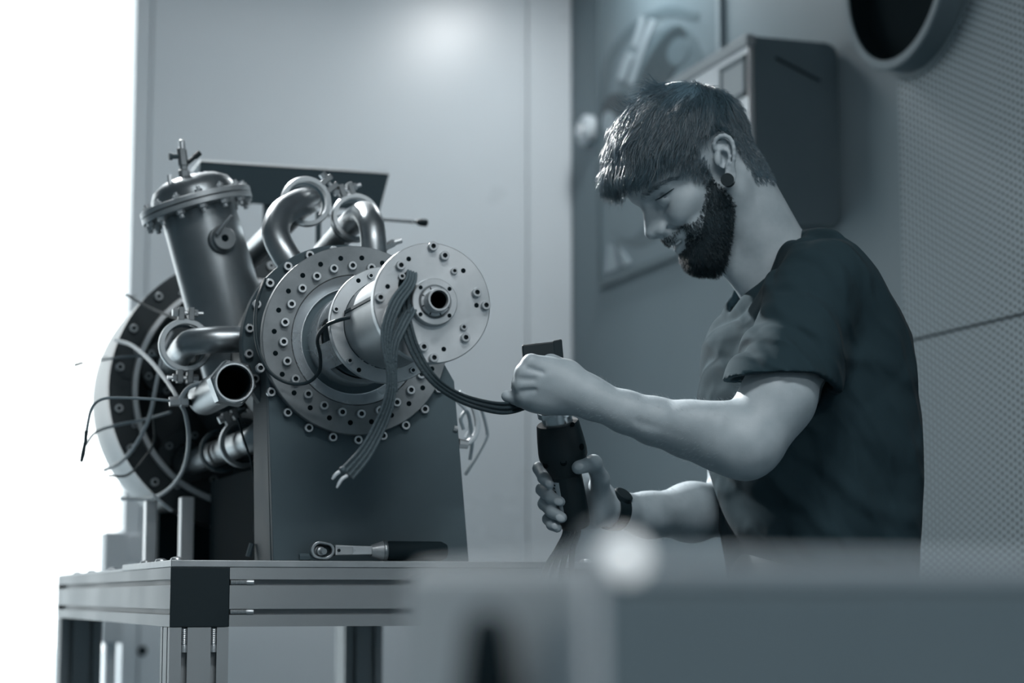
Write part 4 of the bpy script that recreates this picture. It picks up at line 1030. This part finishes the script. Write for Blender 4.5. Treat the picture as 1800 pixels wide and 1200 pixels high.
# ---- ear plug
c = h2f(ear_pt(592, 722, .016)[None])[0]; c2 = h2f(ear_pt(640, 730, .004)[None])[0]; axp = Vector((-.28, -1, -.02))
m = MB().lathe([(0, -.0115), (.0086, -.0115), (.0090, -.0105), (.0090, -.008), (.0070, -.0075), (.0070, 0), (.0095, .0005), (.0095, .003), (0, .003)], c, axp, 32)
me = m.mesh('ear_plug'); me.materials.append(MATS['black_plastic']); pp_(me, 'ear_plug')

# ---- hair
def strands(roots, dirs, length, seg, vol, fn_flow, r0, r1, jitter, seed, grid=None, clump=0.0, grav=None):
    GH = grid or HEADG
    """grow strands: march along the flow, held at a growing height over the scalp"""
    g = np.random.default_rng(seed); N = len(roots); P = roots.copy(); out = [P.copy()]
    L_ = length[:, None] / seg
    rnd = g.normal(size=(N, 3)) * jitter
    d = dirs.copy()
    lim = .040 + g.normal(size=N) * .0045
    for i in range(seg):
        Pp = P
        f = fn_flow(P, i / seg); f = f + rnd + clump * np.stack([lowfreq((P[:, 0], P[:, 1], P[:, 2]), 160, 20 + q) for q in range(3)], 1)
        d = d * .35 + f * .65; d /= np.maximum(np.linalg.norm(d, axis=1, keepdims=True), 1e-6)
        P = P + d * L_
        n = GH.grad(P); dist = GH.sample(P); want = vol * min(1.0, (i + 1) / seg * 2.2)
        P = P + n * np.maximum(want - dist, 0)[:, None] * .7 - n * np.maximum(dist - want * 1.25 - .002, 0)[:, None] * .5
        if grav is not None:
            stop = (P[:, 0] > .022) & (P[:, 2] < lim - .12 * np.maximum(.06 - P[:, 0], 0) + .9 * np.maximum(P[:, 0] - .108, 0)); P = np.where(stop[:, None], Pp + (P - Pp) * .04, P)
        out.append(P.copy())
    C = np.stack(out, 1); S = seg + 1                       # N,S,3
    if grav is not None:
        hgt = np.max(GH.sample(C.reshape(-1, 3)).reshape(N, S), 1); keep = (hgt < vol * 1.2 + .006); C = C[keep]; N = len(C)
    Tn = np.gradient(C, axis=1); Tn /= np.maximum(np.linalg.norm(Tn, axis=2, keepdims=True), 1e-9)
    ref = g.normal(size=(N, 1, 3)); e1 = np.cross(Tn, ref); e1 /= np.maximum(np.linalg.norm(e1, axis=2, keepdims=True), 1e-9); e2 = np.cross(Tn, e1)
    rad = (r0 + (r1 - r0) * np.linspace(0, 1, S) ** 1.5)[None, :, None] * g.uniform(.7, 1.3, size=(N, 1, 1))
    ring = [C + rad * (e1 * math.cos(a) + e2 * math.sin(a)) for a in (0, 2.0944, 4.18879)]
    VV = np.stack(ring, 2).reshape(-1, 3)                   # N*S*3
    b = (np.arange(N)[:, None] * S + np.arange(seg)[None]) * 3; b = b.reshape(-1); qs = []
    for k in range(3): qs.append(np.stack([b + k, b + (k + 1) % 3, b + 3 + (k + 1) % 3, b + 3 + k], 1))
    return VV, np.concatenate(qs)
def in_poly(x, z, poly):
    r = np.zeros(len(x), bool); n = len(poly)
    for i in range(n):
        (x0, z0), (x1, z1) = poly[i], poly[(i + 1) % n]
        c = ((z0 > z) != (z1 > z)) & (x < (x1 - x0) * (z - z0) / (z1 - z0 + 1e-12) + x0); r ^= c
    return r
HAIR_POLY = [(.088, .080), (.070, .062), (.060, .046), (.046, .038), (.038, .018), (.030, -.002), (.012, -.002), (.006, .020), (-.012, .036), (-.034, .034), (-.046, .012), (-.040, -.020), (-.034, -.052), (-.060, -.072), (-.13, -.06), (-.13, .15), (.088, .15)]
x, y, z = head_v.T
earzone = (np.abs(y) > .068) & (x > -.045) & (x < .010) & (z < .042) & (z > -.06)
ok = in_poly(x, z, HAIR_POLY) & ~earzone
R_ = head_v[ok]
crown = np.array([-.080, .010, .112])
def flow_top(P, t):
    n = GH.grad(P); f = P - crown; f[:, 0] += .030; f[:, 2] -= .035 * np.clip((P[:, 0] - .04) / .05, 0, 1) + .01
    f -= n * np.sum(f * n, 1, keepdims=True); return f / np.maximum(np.linalg.norm(f, axis=1, keepdims=True), 1e-6)
def pick(mask_prob, N, seed):
    g = np.random.default_rng(seed); p = mask_prob / mask_prob.sum(); i = g.choice(len(R_), N, p=p); return R_[i] + g.normal(size=(N, 3)) * .0012
zz_, xx_ = R_[:, 2], R_[:, 0]
top_p = np.clip((zz_ - .055) / .04, 0, 1) * np.clip((xx_ + .11) / .05, 0, 1)
side_p = np.clip(1.15 - np.clip((zz_ - .055) / .04, 0, 1), 0, 1)
rt_ = pick(top_p + 1e-9, 11000, 1)
fr = np.clip((rt_[:, 0] + .06) / .13, 0, 1)
vt = (.012 + .022 * fr ** 1.3) * np.random.default_rng(5).uniform(.35, 1.0, len(rt_))
lt = (.058 + .020 * fr) * np.random.default_rng(6).uniform(.65, 1.05, len(rt_))
v1, q1 = strands(rt_, GH.grad(rt_), lt, 10, vt, flow_top, .00040, .00011, .15, 1, clump=.55, grav=1)
rs_ = pick(side_p + 1e-9, 11000, 2)
hh = np.clip((rs_[:, 2] + .06) / .13, 0, 1)
v2, q2 = strands(rs_, GH.grad(rs_), (.006 + .020 * hh) * np.random.default_rng(7).uniform(.6, 1.1, len(rs_)), 4, (.0020 + .007 * hh ** 1.5), flow_top, .00036, .00012, .22, 2, clump=.15)
# cap of hair mass under the strands
GC = Grid((-.135, -.1, -.10), (.145, .1, .165), .0028)
X, Y, Z = GC.xyz(); PX = np.stack(np.broadcast_arrays(X, Y, Z), -1).reshape(-1, 3)
d = GH.sample(PX).reshape(GC.n)
CAP_POLY = [(.086, .084), (.066, .068), (.052, .054), (.030, .048), (.010, .044), (-.012, .042), (-.036, .038), (-.050, .012), (-.044, -.020), (-.040, -.046), (-.060, -.062), (-.13, -.05), (-.13, .15), (.086, .15)]
poly_in = in_poly(*np.stack(np.broadcast_arrays(X[:, :, 0], Z[:, 0, :]), -1).reshape(-1, 2).T, CAP_POLY).reshape(GC.n[0], GC.n[2])
edge = np.where(poly_in, -.01, .01)[:, None, :] + 0 * Y
lift = .0015 + .010 * np.clip((Z - .06) / .05, 0, 1) * np.clip((X + .10) / .05, 0, 1) + .008 * np.clip((X - .03) / .06, 0, 1) * np.clip((Z - .06) / .03, 0, 1)
capd = np.maximum(d - lift, -(d + .004)); capd = np.maximum(capd, edge * .4)
ez = (np.abs(Y) > .072) & (X > -.045) & (X < .03) & (Z < .042); capd = np.where(ez, .01, capd)
GC.D = capd.astype(np.float32); v3, q3 = GC.nets()
Vh = np.concatenate([v1, v2, v3]); Qh = np.concatenate([q1, q2 + len(v1), q3 + len(v1) + len(v2)])
hair = pp_(np_mesh('hair', h2f(Vh), Qh, 'hair'), 'hair')
# ---- beard, eyebrows, lashes
BEARD = [(.016, .016), (.028, .014), (.034, -.012), (.055, -.030), (.072, -.040), (.086, -.033), (.100, -.032), (.14, -.034), (.14, -.13), (.072, -.120), (.040, -.090), (.014, -.058), (.013, -.028)]
x, y, z = head_v.T
zm = -.0525 + .12 * np.abs(y) + .55 * np.maximum(np.abs(y) - .016, 0)
mouth = (x > .066) & (np.abs(y) < .035) & (z < zm + .0042) & (z > zm - .0125 + .30 * np.maximum(np.abs(y) - .012, 0))
nose = (z > -.034) & (x > .094)
ok = in_poly(x, z, BEARD) & ~mouth & ~nose & (np.abs(y) < .0705)
dens = np.ones(len(head_v)); dens *= ok; dens *= np.where((x > .088) & (z > -.05), .55, 1.0)
g = np.random.default_rng(9); i = g.choice(len(head_v), 13000, p=dens / dens.sum()); rb = head_v[i] + g.normal(size=(13000, 3)) * .0009
def flow_b(P, t):
    n = GH.grad(P); f = np.tile(np.array([[.25, 0, -1.0]]), (len(P), 1)); f[:, 1] += np.sign(P[:, 1]) * .1
    f += n * .55; return f / np.linalg.norm(f, axis=1, keepdims=True)
chin = np.clip((-.055 - rb[:, 2]) / .03, 0, 1) * np.clip((rb[:, 0] - .02) / .05, 0, 1)
lb = (.004 + .009 * chin) * g.uniform(.6, 1.15, len(rb)); vb_ = .0010 + .0062 * chin * g.uniform(.3, 1.0, len(rb))
v1, q1 = strands(rb, GH.grad(rb), lb, 4, vb_, flow_b, .00034, .00012, .25, 3)
GC = Grid((-.02, -.085, -.14), (.135, .085, .03), .0024)
X, Y, Z = GC.xyz(); PX = np.stack(np.broadcast_arrays(X, Y, Z), -1).reshape(-1, 3); d = GH.sample(PX).reshape(GC.n)
BEARD_IN = [(.018, .004), (.024, .002), (.030, -.018), (.054, -.038), (.070, -.050), (.080, -.066), (.095, -.068), (.13, -.070), (.13, -.12), (.074, -.116), (.042, -.090), (.018, -.054), (.017, -.030)]
pin = in_poly(*np.stack(np.broadcast_arrays(X[:, :, 0], Z[:, 0, :]), -1).reshape(-1, 2).T, BEARD_IN).reshape(GC.n[0], GC.n[2])
ch = np.clip((-.055 - Z) / .03, 0, 1) * np.clip((X - .02) / .05, 0, 1)
capd = np.maximum(d - (.0005 + .0035 * ch), -(d + .004)); capd = np.maximum(capd, np.where(pin, -.01, .01)[:, None, :] * .4 + 0 * Y); capd = np.where(np.abs(Y) > .071, .01, capd)
GC.D = capd.astype(np.float32); v3, q3 = GC.nets()
pp_(np_mesh('beard', h2f(np.concatenate([v1, v3])), np.concatenate([q1, q3 + len(v1)]), 'beard'), 'beard')
def surf(px, py, lift=0.0):
    """head-space point where a sight line meets the face"""
    P = np.array([f2h(FL(px, py, q)) for q in np.linspace(2.80, 3.0, 400)]); dd = GH.sample(P); i = int(np.argmax(dd < lift)); return P[max(i - 1, 0)]
for nm_, pl_, rad_ in (('eyelashes', [(1152, 352), (1158, 349), (1165, 345), (1172, 340), (1179, 335), (1185, 331)], [.0006, .0011, .0013, .0013, .0010, .0004]),):
    m = MB().tube([Vector(p) for p in spline([tuple(q) for q in h2f(np.array([surf(*q) for q in pl_]))], 3)], list(np.interp(np.linspace(0, 1, 3 * (len(pl_) - 1) + 1), np.linspace(0, 1, len(rad_)), rad_)), 6)
    me = m.mesh(nm_); me.materials.append(MATS['beard']); pp_(me, nm_)
bl = [(1126, 346), (1140, 336), (1156, 326), (1174, 317), (1192, 312)]
nb_ = 190; bt = g.uniform(0, 1, nb_); bxs, bys = np.interp(bt * 4, range(5), [p[0] for p in bl]), np.interp(bt * 4, range(5), [p[1] for p in bl]) + g.normal(size=nb_) * (3.0 - 1.6 * bt)
base = np.array([surf(p, q) for p, q in zip(bxs, bys)])
bd = f2h(FL(1192, 312, 2.9)) - f2h(FL(1126, 346, 2.9)); bd = bd / np.linalg.norm(bd)
v1, q1 = strands(base, GH.grad(base), np.full(nb_, .008), 4, np.full(nb_, .0012), lambda P, t: np.tile(bd[None], (len(P), 1)), .00020, .00008, .25, 4)
pp_(np_mesh('eyebrow', h2f(v1), q1, 'hair'), 'eyebrow')
# ---- fine hair on the forearms
for G_, vv, p0, p1, seed in ((GA, av, W_, E_, 31), (GF, fv, W2, E2, 32)):
    ax_d = (p0 - p1) / np.linalg.norm(p0 - p1); tpar = (vv - p1) @ ax_d / np.linalg.norm(p0 - p1)
    w_ = ((tpar > .12) & (tpar < .96)).astype(float); gg = np.random.default_rng(seed)
    rr0 = vv[gg.choice(len(vv), 900, p=w_ / w_.sum())]
    nf = lambda P, t: (G_.grad(P) * .55 + ax_d * .8 + np.array([0, 0, -.2]))
    v1, q1 = strands(rr0, G_.grad(rr0), gg.uniform(.003, .007, 900), 3, np.full(900, .0018), nf, .00008, .00003, .25, seed, grid=G_)
    pp_(np_mesh('arm_hair', v1, q1, 'fine_hair'), 'arm_hair')
# ================================================================ handheld tool between the two hands
def f2w(p): return Vector((p[0] * cy - p[1] * sy_, p[0] * sy_ + p[1] * cy, p[2]))
def AT(px, py, h): return f2w(FL(px, py, h))
ta, tb = AT(955, 600, 2.776), AT(1012, 925, 2.864)
TA = (tb - ta).normalized(); TL = (tb - ta).length
tool = empty('handheld_tool', tb, 0, 'black handheld tool with steel collar and tapered grip held upright by the man', 'tool')
TINV = Matrix.Translation(-tb)
def tp_(m, name, ma, bev=0.0): return thing_part(m, name, ma, tool, TINV, bev)
def tt(py): return (py - 600) / 325.0 * TL
mat('tool_black', 0.016, 0.5, spec=0.4)
mat('sticker', 0.5, 0.5)
tp_(MB().lathe([(0, tt(626)), (.020, tt(626)), (.020, tt(722)), (0, tt(722))], ta, TA, 40), 'connector_body', 'tool_black')
tp_(MB().lathe([(0, tt(719)), (.0250, tt(719)), (.0256, tt(721)), (.0256, tt(728)), (0, tt(728))], ta, TA, 48), 'steel_collar', 'polished')
tp_(MB().lathe([(0, tt(727)), (.0212, tt(727)), (.0212, tt(745)), (0, tt(745))], ta, TA, 48), 'steel_ring', 'polished')
cup = tp_(MB().lathe([(0, tt(741)), (.0285, tt(741)), (.0296, tt(743)), (.0325, tt(770)), (.0340, tt(790)), (.0338, tt(800)), (.0215, tt(832)), (0, tt(836))], ta, TA, 56), 'housing_cup', 'tool_black')
for px, py in ((1000, 741), (956, 804), (988, 800), (1021, 783)):
    base = ta + TA * tt(py); dirn = (AT(px, py, 2.78) - AT(954 + (py - 600) * .175, py, 2.80)); dirn = Vector((dirn.x, dirn.y, dirn.z)); dirn = (dirn - TA * dirn.dot(TA)).normalized()
    rr_ = .0315 if py < 760 else (.0340 if py < 795 else .0334)
    inst(hole_mesh(.0042 if py > 760 else .003), 'screw_hole', cup, frame(base + dirn * rr_, dirn))
grip = tp_(MB().lathe([(0, tt(828)), (.0208, tt(828)), (.0215, tt(860)), (.0215, tt(918)), (.0195, tt(925)), (0, tt(925))], ta, TA, 40), 'grip', 'tool_black')
# printed strip on the grip
g0 = ta + TA * tt(838); g1 = ta + TA * tt(905); sd = (AT(960, 860, 2.835) - AT(1000, 860, 2.855)); sd = (sd - TA * sd.dot(TA)).normalized(); s2 = TA.cross(sd)
m = MB(); vs = []
for t_ in (0, 1):
    for k in range(7):
        a = math.radians(-24 + 8 * k); d_ = sd * math.cos(a) + s2 * math.sin(a); vs.append((g0 if t_ == 0 else g1) + d_ * .0219)
m.add(vs, [(k, k + 1, 8 + k, 7 + k) for k in range(6)])
st = sub(m, 'printed_label', 'sticker', grip)
for k in range(9):
    f = .08 + .09 * k; p = g0.lerp(g1, f); a = math.radians(6 if k % 2 else 2); d_ = sd * math.cos(a) + s2 * math.sin(a)
    mk = sub(MB().box(-.0026 + .0004 * (k % 3), .0026, -.0010, .0010, 0, .0003), 'print_mark', 'black_plastic', grip); mk.matrix_basis = frame(p + d_ * .0220, d_, s2)
# top block above the fist
tu = (AT(988, 606, 2.76) - AT(918, 612, 2.76)).normalized(); tz = Vector((-.12, 0, 1)); ty = tz.cross(tu).normalized(); tz = tu.cross(ty).normalized()
cB = AT(953, 618, 2.772); w_ = .0272
def bp_(x, y, z): return cB + tu * x - ty * y + tz * z
blk = tp_(MB().hexa([bp_(-w_, -.016, -.022), bp_(w_, -.016, -.022), bp_(w_, .016, -.022), bp_(-w_, .016, -.022)], [bp_(-w_, -.016, .0105), bp_(w_, -.016, .0120), bp_(w_, .016, .0120), bp_(-w_, .016, .0105)]), 'top_block', 'tool_black', bev=.0025)
sub(MB().hexa([bp_(w_ - .0125, -.0168, -.0215), bp_(w_ + .0006, -.0168, -.0215), bp_(w_ + .0006, .0165, -.0215), bp_(w_ - .0125, .0165, -.0215)], [bp_(w_ - .0125, -.0168, .0125), bp_(w_ + .0006, -.0168, .0140), bp_(w_ + .0006, .0165, .0140), bp_(w_ - .0125, .0165, .0125)]), 'end_piece', 'black_plastic', blk, bev=.0022)
sub(MB().cyl(bp_(-.006, 0, .0105), bp_(-.006, 0, .0122), .003, n=12), 'cap_screw', 'bolt_steel', blk)
sub(MB().cyl(bp_(-.0145, -.0158, .001), bp_(-.0145, -.0168, .001), .0032, n=12), 'cap_screw', 'black_plastic', blk)
# cables leaving the grip at the bottom
for k, (dx, ex) in enumerate(((-16, -40), (-9, -26), (-2, -12), (6, 4))):
    p = [tb - TA * .02 + AT(1012 + dx, 925, 2.864) - tb, AT(1010 + dx, 935, 2.862), AT(1004 + ex * .6, 965, 2.862), AT(1000 + ex * 1.1, 1010, 2.86), AT(998 + ex * 1.4, 1100, 2.855), AT(1004 + ex * 1.5, 1200, 2.85), AT(1012 + ex * 1.5, 1600, 2.85), AT(1004 + ex * 1.7, 2050, 2.84), AT(985 + ex * 2, 2230, 2.80), AT(930 + ex * 2, 2252, 2.76)]
    tp_(MB().tube(spline(p, 6), .0042, 10), 'cable', 'braid_dark')
# ================================================================ wristwatch on the far wrist
wc = AT(1078, 897, 2.918); wd = (AT(1140, 905, 2.965) - AT(1070, 893, 2.912)).normalized()
watch = empty('wristwatch', wc, 0, "dark wristwatch strapped around the man's far wrist", 'wristwatch')
VINV = Matrix.Translation(-wc)
m = MB(); m.lathe([(.0262, -.0105), (.0285, -.0095), (.0290, 0), (.0285, .0095), (.0262, .0105)], wc, wd, 40, closed=True)
thing_part(m, 'strap', 'black_rubber', watch, VINV)
out_ = (Vector((0, 0, 1)) * .75 + _rt * .55 - _fh * .4); out_ = (out_ - wd * out_.dot(wd)).normalized()
thing_part(MB().lathe([(0, .020), (.0140, .020), (.0150, .0255), (.0140, .0310), (.0125, .0320), (0, .0320)], wc, out_, 32), 'watch_case', 'black_plastic', watch, VINV)
thing_part(MB().lathe([(.0120, .0322), (0, .0324)], wc, out_, 32), 'dial_glass', 'black_rubber', watch, VINV)
# ================================================================ wall cabinet on the right wall
cab = empty('wall_cabinet', (2.04, 4.40, 1.782), 0, 'dark wall cabinet with a pale front door behind the man', 'cabinet')
CINV = Matrix.Translation((-2.04, -4.40, -1.782))
def cp(m, name, ma, bev=0.0): return thing_part(m, name, ma, cab, CINV, bev)
mat('cabinet_dark', 0.12, 0.5, var=.1, vscale=4)
mat('door_light', 0.85, 0.22, 0.6)
cx0, cx1, cy0, cy1, cz0, cz1 = 1.940, XW - .001, 4.098, 4.56, 1.782, 2.205
prof_ = []
for (cx_, cz_, a0) in ((cx1 - .028, cz1 - .028, 0), (cx0 + .004, cz1 - .004, 90), (cx0 + .004, cz0 + .004, 180), (cx1 - .028, cz0 + .028, 270)):
    r_ = .028 if cx_ > 2.0 else .004
    for k in range(5): a = math.radians(a0 + 22.5 * k); prof_.append((cx_ + r_ * math.cos(a), cz_ + r_ * math.sin(a)))
body_c = cp(MB().prism(prof_, cy0, cy1, 'y'), 'cabinet_body', 'cabinet_dark')
dr = cp(MB().box(cx0 - .016, cx0 - .001, cy0 + .004, cy1 - .004, cz0 + .01, cz1 - .022), 'door', 'door_light', bev=.002)
sub(MB().box(cx0 - .022, cx0 + .001, cy0 - .002, cy1, cz1 - .021, cz1 + .004), 'top_lip', 'alu_profile', dr, bev=.002)
m = MB()
ya, yb_, za, zb_ = cy0 + .008, cy0 + .150, cz1 - .135, cz1 - .040
for q in ((ya, yb_, za, za + .012), (ya, yb_, zb_ - .012, zb_), (ya, ya + .012, za, zb_), (yb_ - .012, yb_, za, zb_)): m.box(cx0 - .022, cx0 - .0162, q[0], q[1], q[2], q[3])
sub(m, 'window_frame', 'cabinet_dark', dr, bev=.002)
sub(MB().box(cx0 - .019, cx0 - .0165, ya + .012, yb_ - .012, za + .012, zb_ - .012), 'window_pane', 'alu_profile', dr)
sub(MB().tube(fillet([(cx0 - .016, cy1 - .06, 1.95), (cx0 - .045, cy1 - .06, 1.95), (cx0 - .045, cy1 - .06, 2.07), (cx0 - .016, cy1 - .06, 2.07)], .012), .005, 10), 'handle', 'bolt_steel', dr)
# thin rail running down the cabinet flank
sub(MB().tube([(1.99, cy0 - .003, 2.16), (2.10, cy0 - .003, 2.115)], .003, 8), 'flank_groove', 'black_plastic', body_c)
# ================================================================ large framed print on the right wall
def wl(px, py): q = at(px, py, x=XW - .0155); return (q.y, q.z)
(yL, zbL), (yR, _) = wl(1054, 494), wl(1262, 300)
zB, zT = zbL, 2.88
pr_ = empty('wall_print', (XW - .01, (yL + yR) / 2, zB), 0, 'large blurred grey print of ring shapes mounted on the right wall', 'picture')
QINV = Matrix.Translation((-(XW - .01), -(yL + yR) / 2, -zB))
def qp(m, name, ma, bev=0.0): return thing_part(m, name, ma, pr_, QINV, bev)
mat('print_ground', 0.16, 0.45, var=.12, vscale=4)
mat('print_dark', 0.10, 0.45); mat('print_darker', 0.03, 0.45); mat('print_light', 0.30, 0.45); mat('print_pale', 0.5, 0.4)
qp(MB().box(XW - .010, XW - .001, yR, yL, zB, zT), 'print_panel', 'print_ground')
for a, b_, c, d, mm in ((yR - .02, yR, zB - .02, zT, 'print_light'), (yR, yL, zB - .02, zB, 'print_dark'), (yL, yL + .02, zB - .02, zT, 'print_dark')):
    qp(MB().box(XW - .015, XW - .001, a, b_, c, d), 'frame_strip', mm)
lay = [0]
def shape(pts, ma, name='print_shape'):
    lay[0] += 1; x0 = XW - .0102 - lay[0] * .0004
    P_ = [wl(*p) for p in pts]
    qp(MB().prism(P_, x0, XW - .0100, 'x'), name, ma)
def stroke(pts, wd_, ma):
    c = [Vector((p[0], p[1], 0)) for p in pts]; c = spline(c, 6); L_, R2 = [], []
    for i, p in enumerate(c):
        t_ = (c[min(i + 1, len(c) - 1)] - c[max(i - 1, 0)]).normalized(); n_ = Vector((-t_.y, t_.x, 0)) * wd_ / 2; L_.append((p + n_)[:2]); R2.append((p - n_)[:2])
    lay[0] += 1; x0 = XW - .0102 - lay[0] * .0004; m = MB()
    for i in range(len(c) - 1):
        q = [wl(*L_[i]), wl(*L_[i + 1]), wl(*R2[i + 1]), wl(*R2[i])]
        m.hexa([(x0, *p) for p in q], [(XW - .0100, *p) for p in q])
    qp(m, 'print_stroke', ma)
def oval(cx_, cy_, rx, ry, ang, n=28):
    ca, sa = math.cos(math.radians(ang)), math.sin(math.radians(ang))
    return [(cx_ + rx * math.cos(2 * math.pi * k / n) * ca - ry * math.sin(2 * math.pi * k / n) * sa, cy_ + rx * math.cos(2 * math.pi * k / n) * sa + ry * math.sin(2 * math.pi * k / n) * ca) for k in range(n)]
shape(oval(1150, 240, 85, 200, 12), 'print_dark')
shape(oval(1110, 330, 45, 90, 10), 'print_ground')
stroke([(1060, 190), (1068, 110), (1110, 50), (1170, 20), (1225, 30)], 16, 'print_dark')
shape(oval(1160, 115, 26, 78, 28), 'print_darker')
shape(oval(1190, 90, 18, 26, 20), 'print_dark')
stroke([(1128, 30), (1120, 60), (1114, 82)], 10, 'print_light')
stroke([(1146, 34), (1132, 70), (1118, 110), (1106, 148)], 10, 'print_light')
stroke([(1090, 140), (1100, 110), (1108, 95)], 14, 'print_light')
shape(oval(1084, 205, 30, 42, 0), 'print_darker')
shape(oval(1069, 215, 12, 20, 0), 'print_light')
shape([(1068, 430), (1062, 480), (1108, 462), (1092, 440)], 'print_light')
shape([(1078, 424), (1084, 424), (1094, 468), (1086, 472)], 'print_dark')
# pale round switch next to the print
kb = at(1030, 230, x=XW - .02)
kn_ = empty('wall_switch', (XW, kb.y, kb.z), 0, 'small pale round switch on the right wall left of the print', 'switch')
KI = Matrix.Translation((-XW, -kb.y, -kb.z))
thing_part(MB().lathe([(0, -.001), (.048, -.001), (.048, -.026), (.040, -.034), (0, -.034)], (XW, kb.y, kb.z), (1, 0, 0), 32), 'switch_body', 'print_pale', kn_, KI)
thing_part(MB().lathe([(0, -.0345), (.022, -.0345), (.022, -.044), (0, -.046)], (XW, kb.y, kb.z), (1, 0, 0), 24), 'push_button', 'door_light', kn_, KI)
# ================================================================ round duct stub on the right wall
XD = XW - .07
p1, p2, p3 = [at(*q, x=XD) for q in ((1490, 2), (1546, 106), (1641, 2))]
ax_, ay_, bx_, by_, cx_, cy_ = p1.y, p1.z, p2.y, p2.z, p3.y, p3.z
dd_ = 2 * (ax_ * (by_ - cy_) + bx_ * (cy_ - ay_) + cx_ * (ay_ - by_))
uy = ((ax_ ** 2 + ay_ ** 2) * (by_ - cy_) + (bx_ ** 2 + by_ ** 2) * (cy_ - ay_) + (cx_ ** 2 + cy_ ** 2) * (ay_ - by_)) / dd_
uz = ((ax_ ** 2 + ay_ ** 2) * (cx_ - bx_) + (bx_ ** 2 + by_ ** 2) * (ax_ - cx_) + (cx_ ** 2 + cy_ ** 2) * (bx_ - ax_)) / dd_
dr_ = math.hypot(ax_ - uy, ay_ - uz)
duct = empty('duct_stub', (XW, uy, uz), 0, 'short round duct stub with a black opening on the perforated wall', 'duct')
DI = Matrix.Translation((-XW, -uy, -uz))
mat('duct_paint', 0.17, 0.6, var=.1, vscale=5)
m = MB().lathe([(dr_, -.070), (dr_ + .018, -.070), (dr_ + .021, -.066), (dr_ + .021, -.0145), (dr_, -.0145)], (XW, uy, uz), (1, 0, 0), 72, closed=True)
thing_part(m, 'duct_ring', 'duct_paint', duct, DI)
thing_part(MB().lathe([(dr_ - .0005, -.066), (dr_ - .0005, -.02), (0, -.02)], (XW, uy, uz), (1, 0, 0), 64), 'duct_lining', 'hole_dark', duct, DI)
thing_part(MB().lathe([(dr_ + .0215, -.018), (dr_ + .034, -.018), (dr_ + .036, -.0145), (dr_ + .0215, -.0145)], (XW, uy, uz), (1, 0, 0), 72, closed=True), 'sealing_flange', 'duct_paint', duct, DI)
# ================================================================ pale sensor stand by the doorway
sdp = at(196, 1049, y=5.2)
stn = empty('sensor_stand', (sdp.x, 5.2, 0), 0, 'pale box on a thin stand in front of the bright doorway', 'stand')
SI = Matrix.Translation((-sdp.x, -5.2, 0))
mat('pale_plastic', 0.75, 0.5)
a, b_ = at(180, 935, y=5.2), at(250, 1000, y=5.2)
thing_part(MB().box(a.x, a.x + (b_.x - a.x) * .55, 5.15, 5.25, b_.z - .03, a.z), 'upper_box', 'pale_plastic', stn, SI, .004)
thing_part(MB().box(a.x + (b_.x - a.x) * .56, b_.x, 5.19, 5.25, b_.z + .02, a.z - .004).box(a.x + (b_.x - a.x) * .56, b_.x - .02, 5.19, 5.25, b_.z - .03, b_.z), 'bracket', 'pale_plastic', stn, SI, .004)
a2, b2 = at(176, 1088, y=5.2), at(212, 1130, y=5.2)
thing_part(MB().box(a2.x, b2.x, 5.16, 5.24, b2.z, b_.z - .0305), 'column', 'pale_plastic', stn, SI, .004)
thing_part(MB().box(a2.x + .012, b2.x - .012, 5.18, 5.22, .01, b2.z - .0005), 'post', 'pale_plastic', stn, SI)
thing_part(MB().box(a2.x - .12, b2.x + .12, 5.08, 5.32, 0.0005, .0095), 'foot', 'alu_profile', stn, SI)
# ================================================================ equipment case close to the camera
cn = at(1040, 985, d=.66); xe = cn.x; y0_ = cn.y; y1_ = at(722, 985, x=xe).y
zt_ = at(1040, 1016, d=.66).z
case = empty('equipment_case', (xe + .25, (y0_ + y1_) / 2, 0), 0, 'out-of-focus grey equipment case in the near foreground', 'case')
EI = Matrix.Translation((-(xe + .25), -(y0_ + y1_) / 2, 0))
def ep(m, name, ma, bev=0.0): return thing_part(m, name, ma, case, EI, bev)
mat('case_grey', 0.17, 0.55, var=.05); mat('case_light', 0.82, 0.5, var=.05); mat('trim_light', 0.45, 0.4)
ep(MB().box(xe + .003, xe + .50, y0_ + .002, y1_, .06, zt_), 'case_body', 'case_grey', .003)
ep(MB().box(xe - .002, xe + .0025, y0_, y1_, .06, zt_ + .003), 'side_panel', 'case_light', .001)
ep(MB().box(xe + .003, xe + .50, y0_, y1_ + .001, zt_ + .0003, zt_ + .0068), 'top_trim', 'trim_light', .002)
for x_, y_ in ((xe + .03, y0_ + .03), (xe + .47, y0_ + .03), (xe + .03, y1_ - .03), (xe + .47, y1_ - .03)):
    ep(MB().lathe([(0, .0), (.022, 0), (.022, .02), (.014, .03), (.014, .0595), (0, .0595)], (x_, y_, 0), (0, 0, 1), 20), 'rubber_foot', 'black_rubber')
lp = at(858, 1140, x=xe - .014); l0 = at(858, 1108, x=xe - .014)
lt_ = ep(MB().tube([(xe - .014, lp.y, l0.z), (xe - .014, lp.y, l0.z - .03), (xe - .014, lp.y, l0.z - .09)], [.0080, .0115, .0125], 16).sphere((xe - .014, lp.y, l0.z), .0076, 10), 'latch_lever', 'black_rubber')
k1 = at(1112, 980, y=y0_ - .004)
emis('bead_glow', 0.8, 0.9)  # glow added to stand in for the bright highlight on the case edge
ep(MB().sphere((k1.x, y0_ + .003, k1.z), .0062, 12), 'added_glow_bead', 'bead_glow')
k2 = at(1036, 962, y=y0_ + .02)
ep(MB().sphere((k2.x, y0_ + .012, k2.z), .0050, 12), 'round_bumper', 'trim_light')
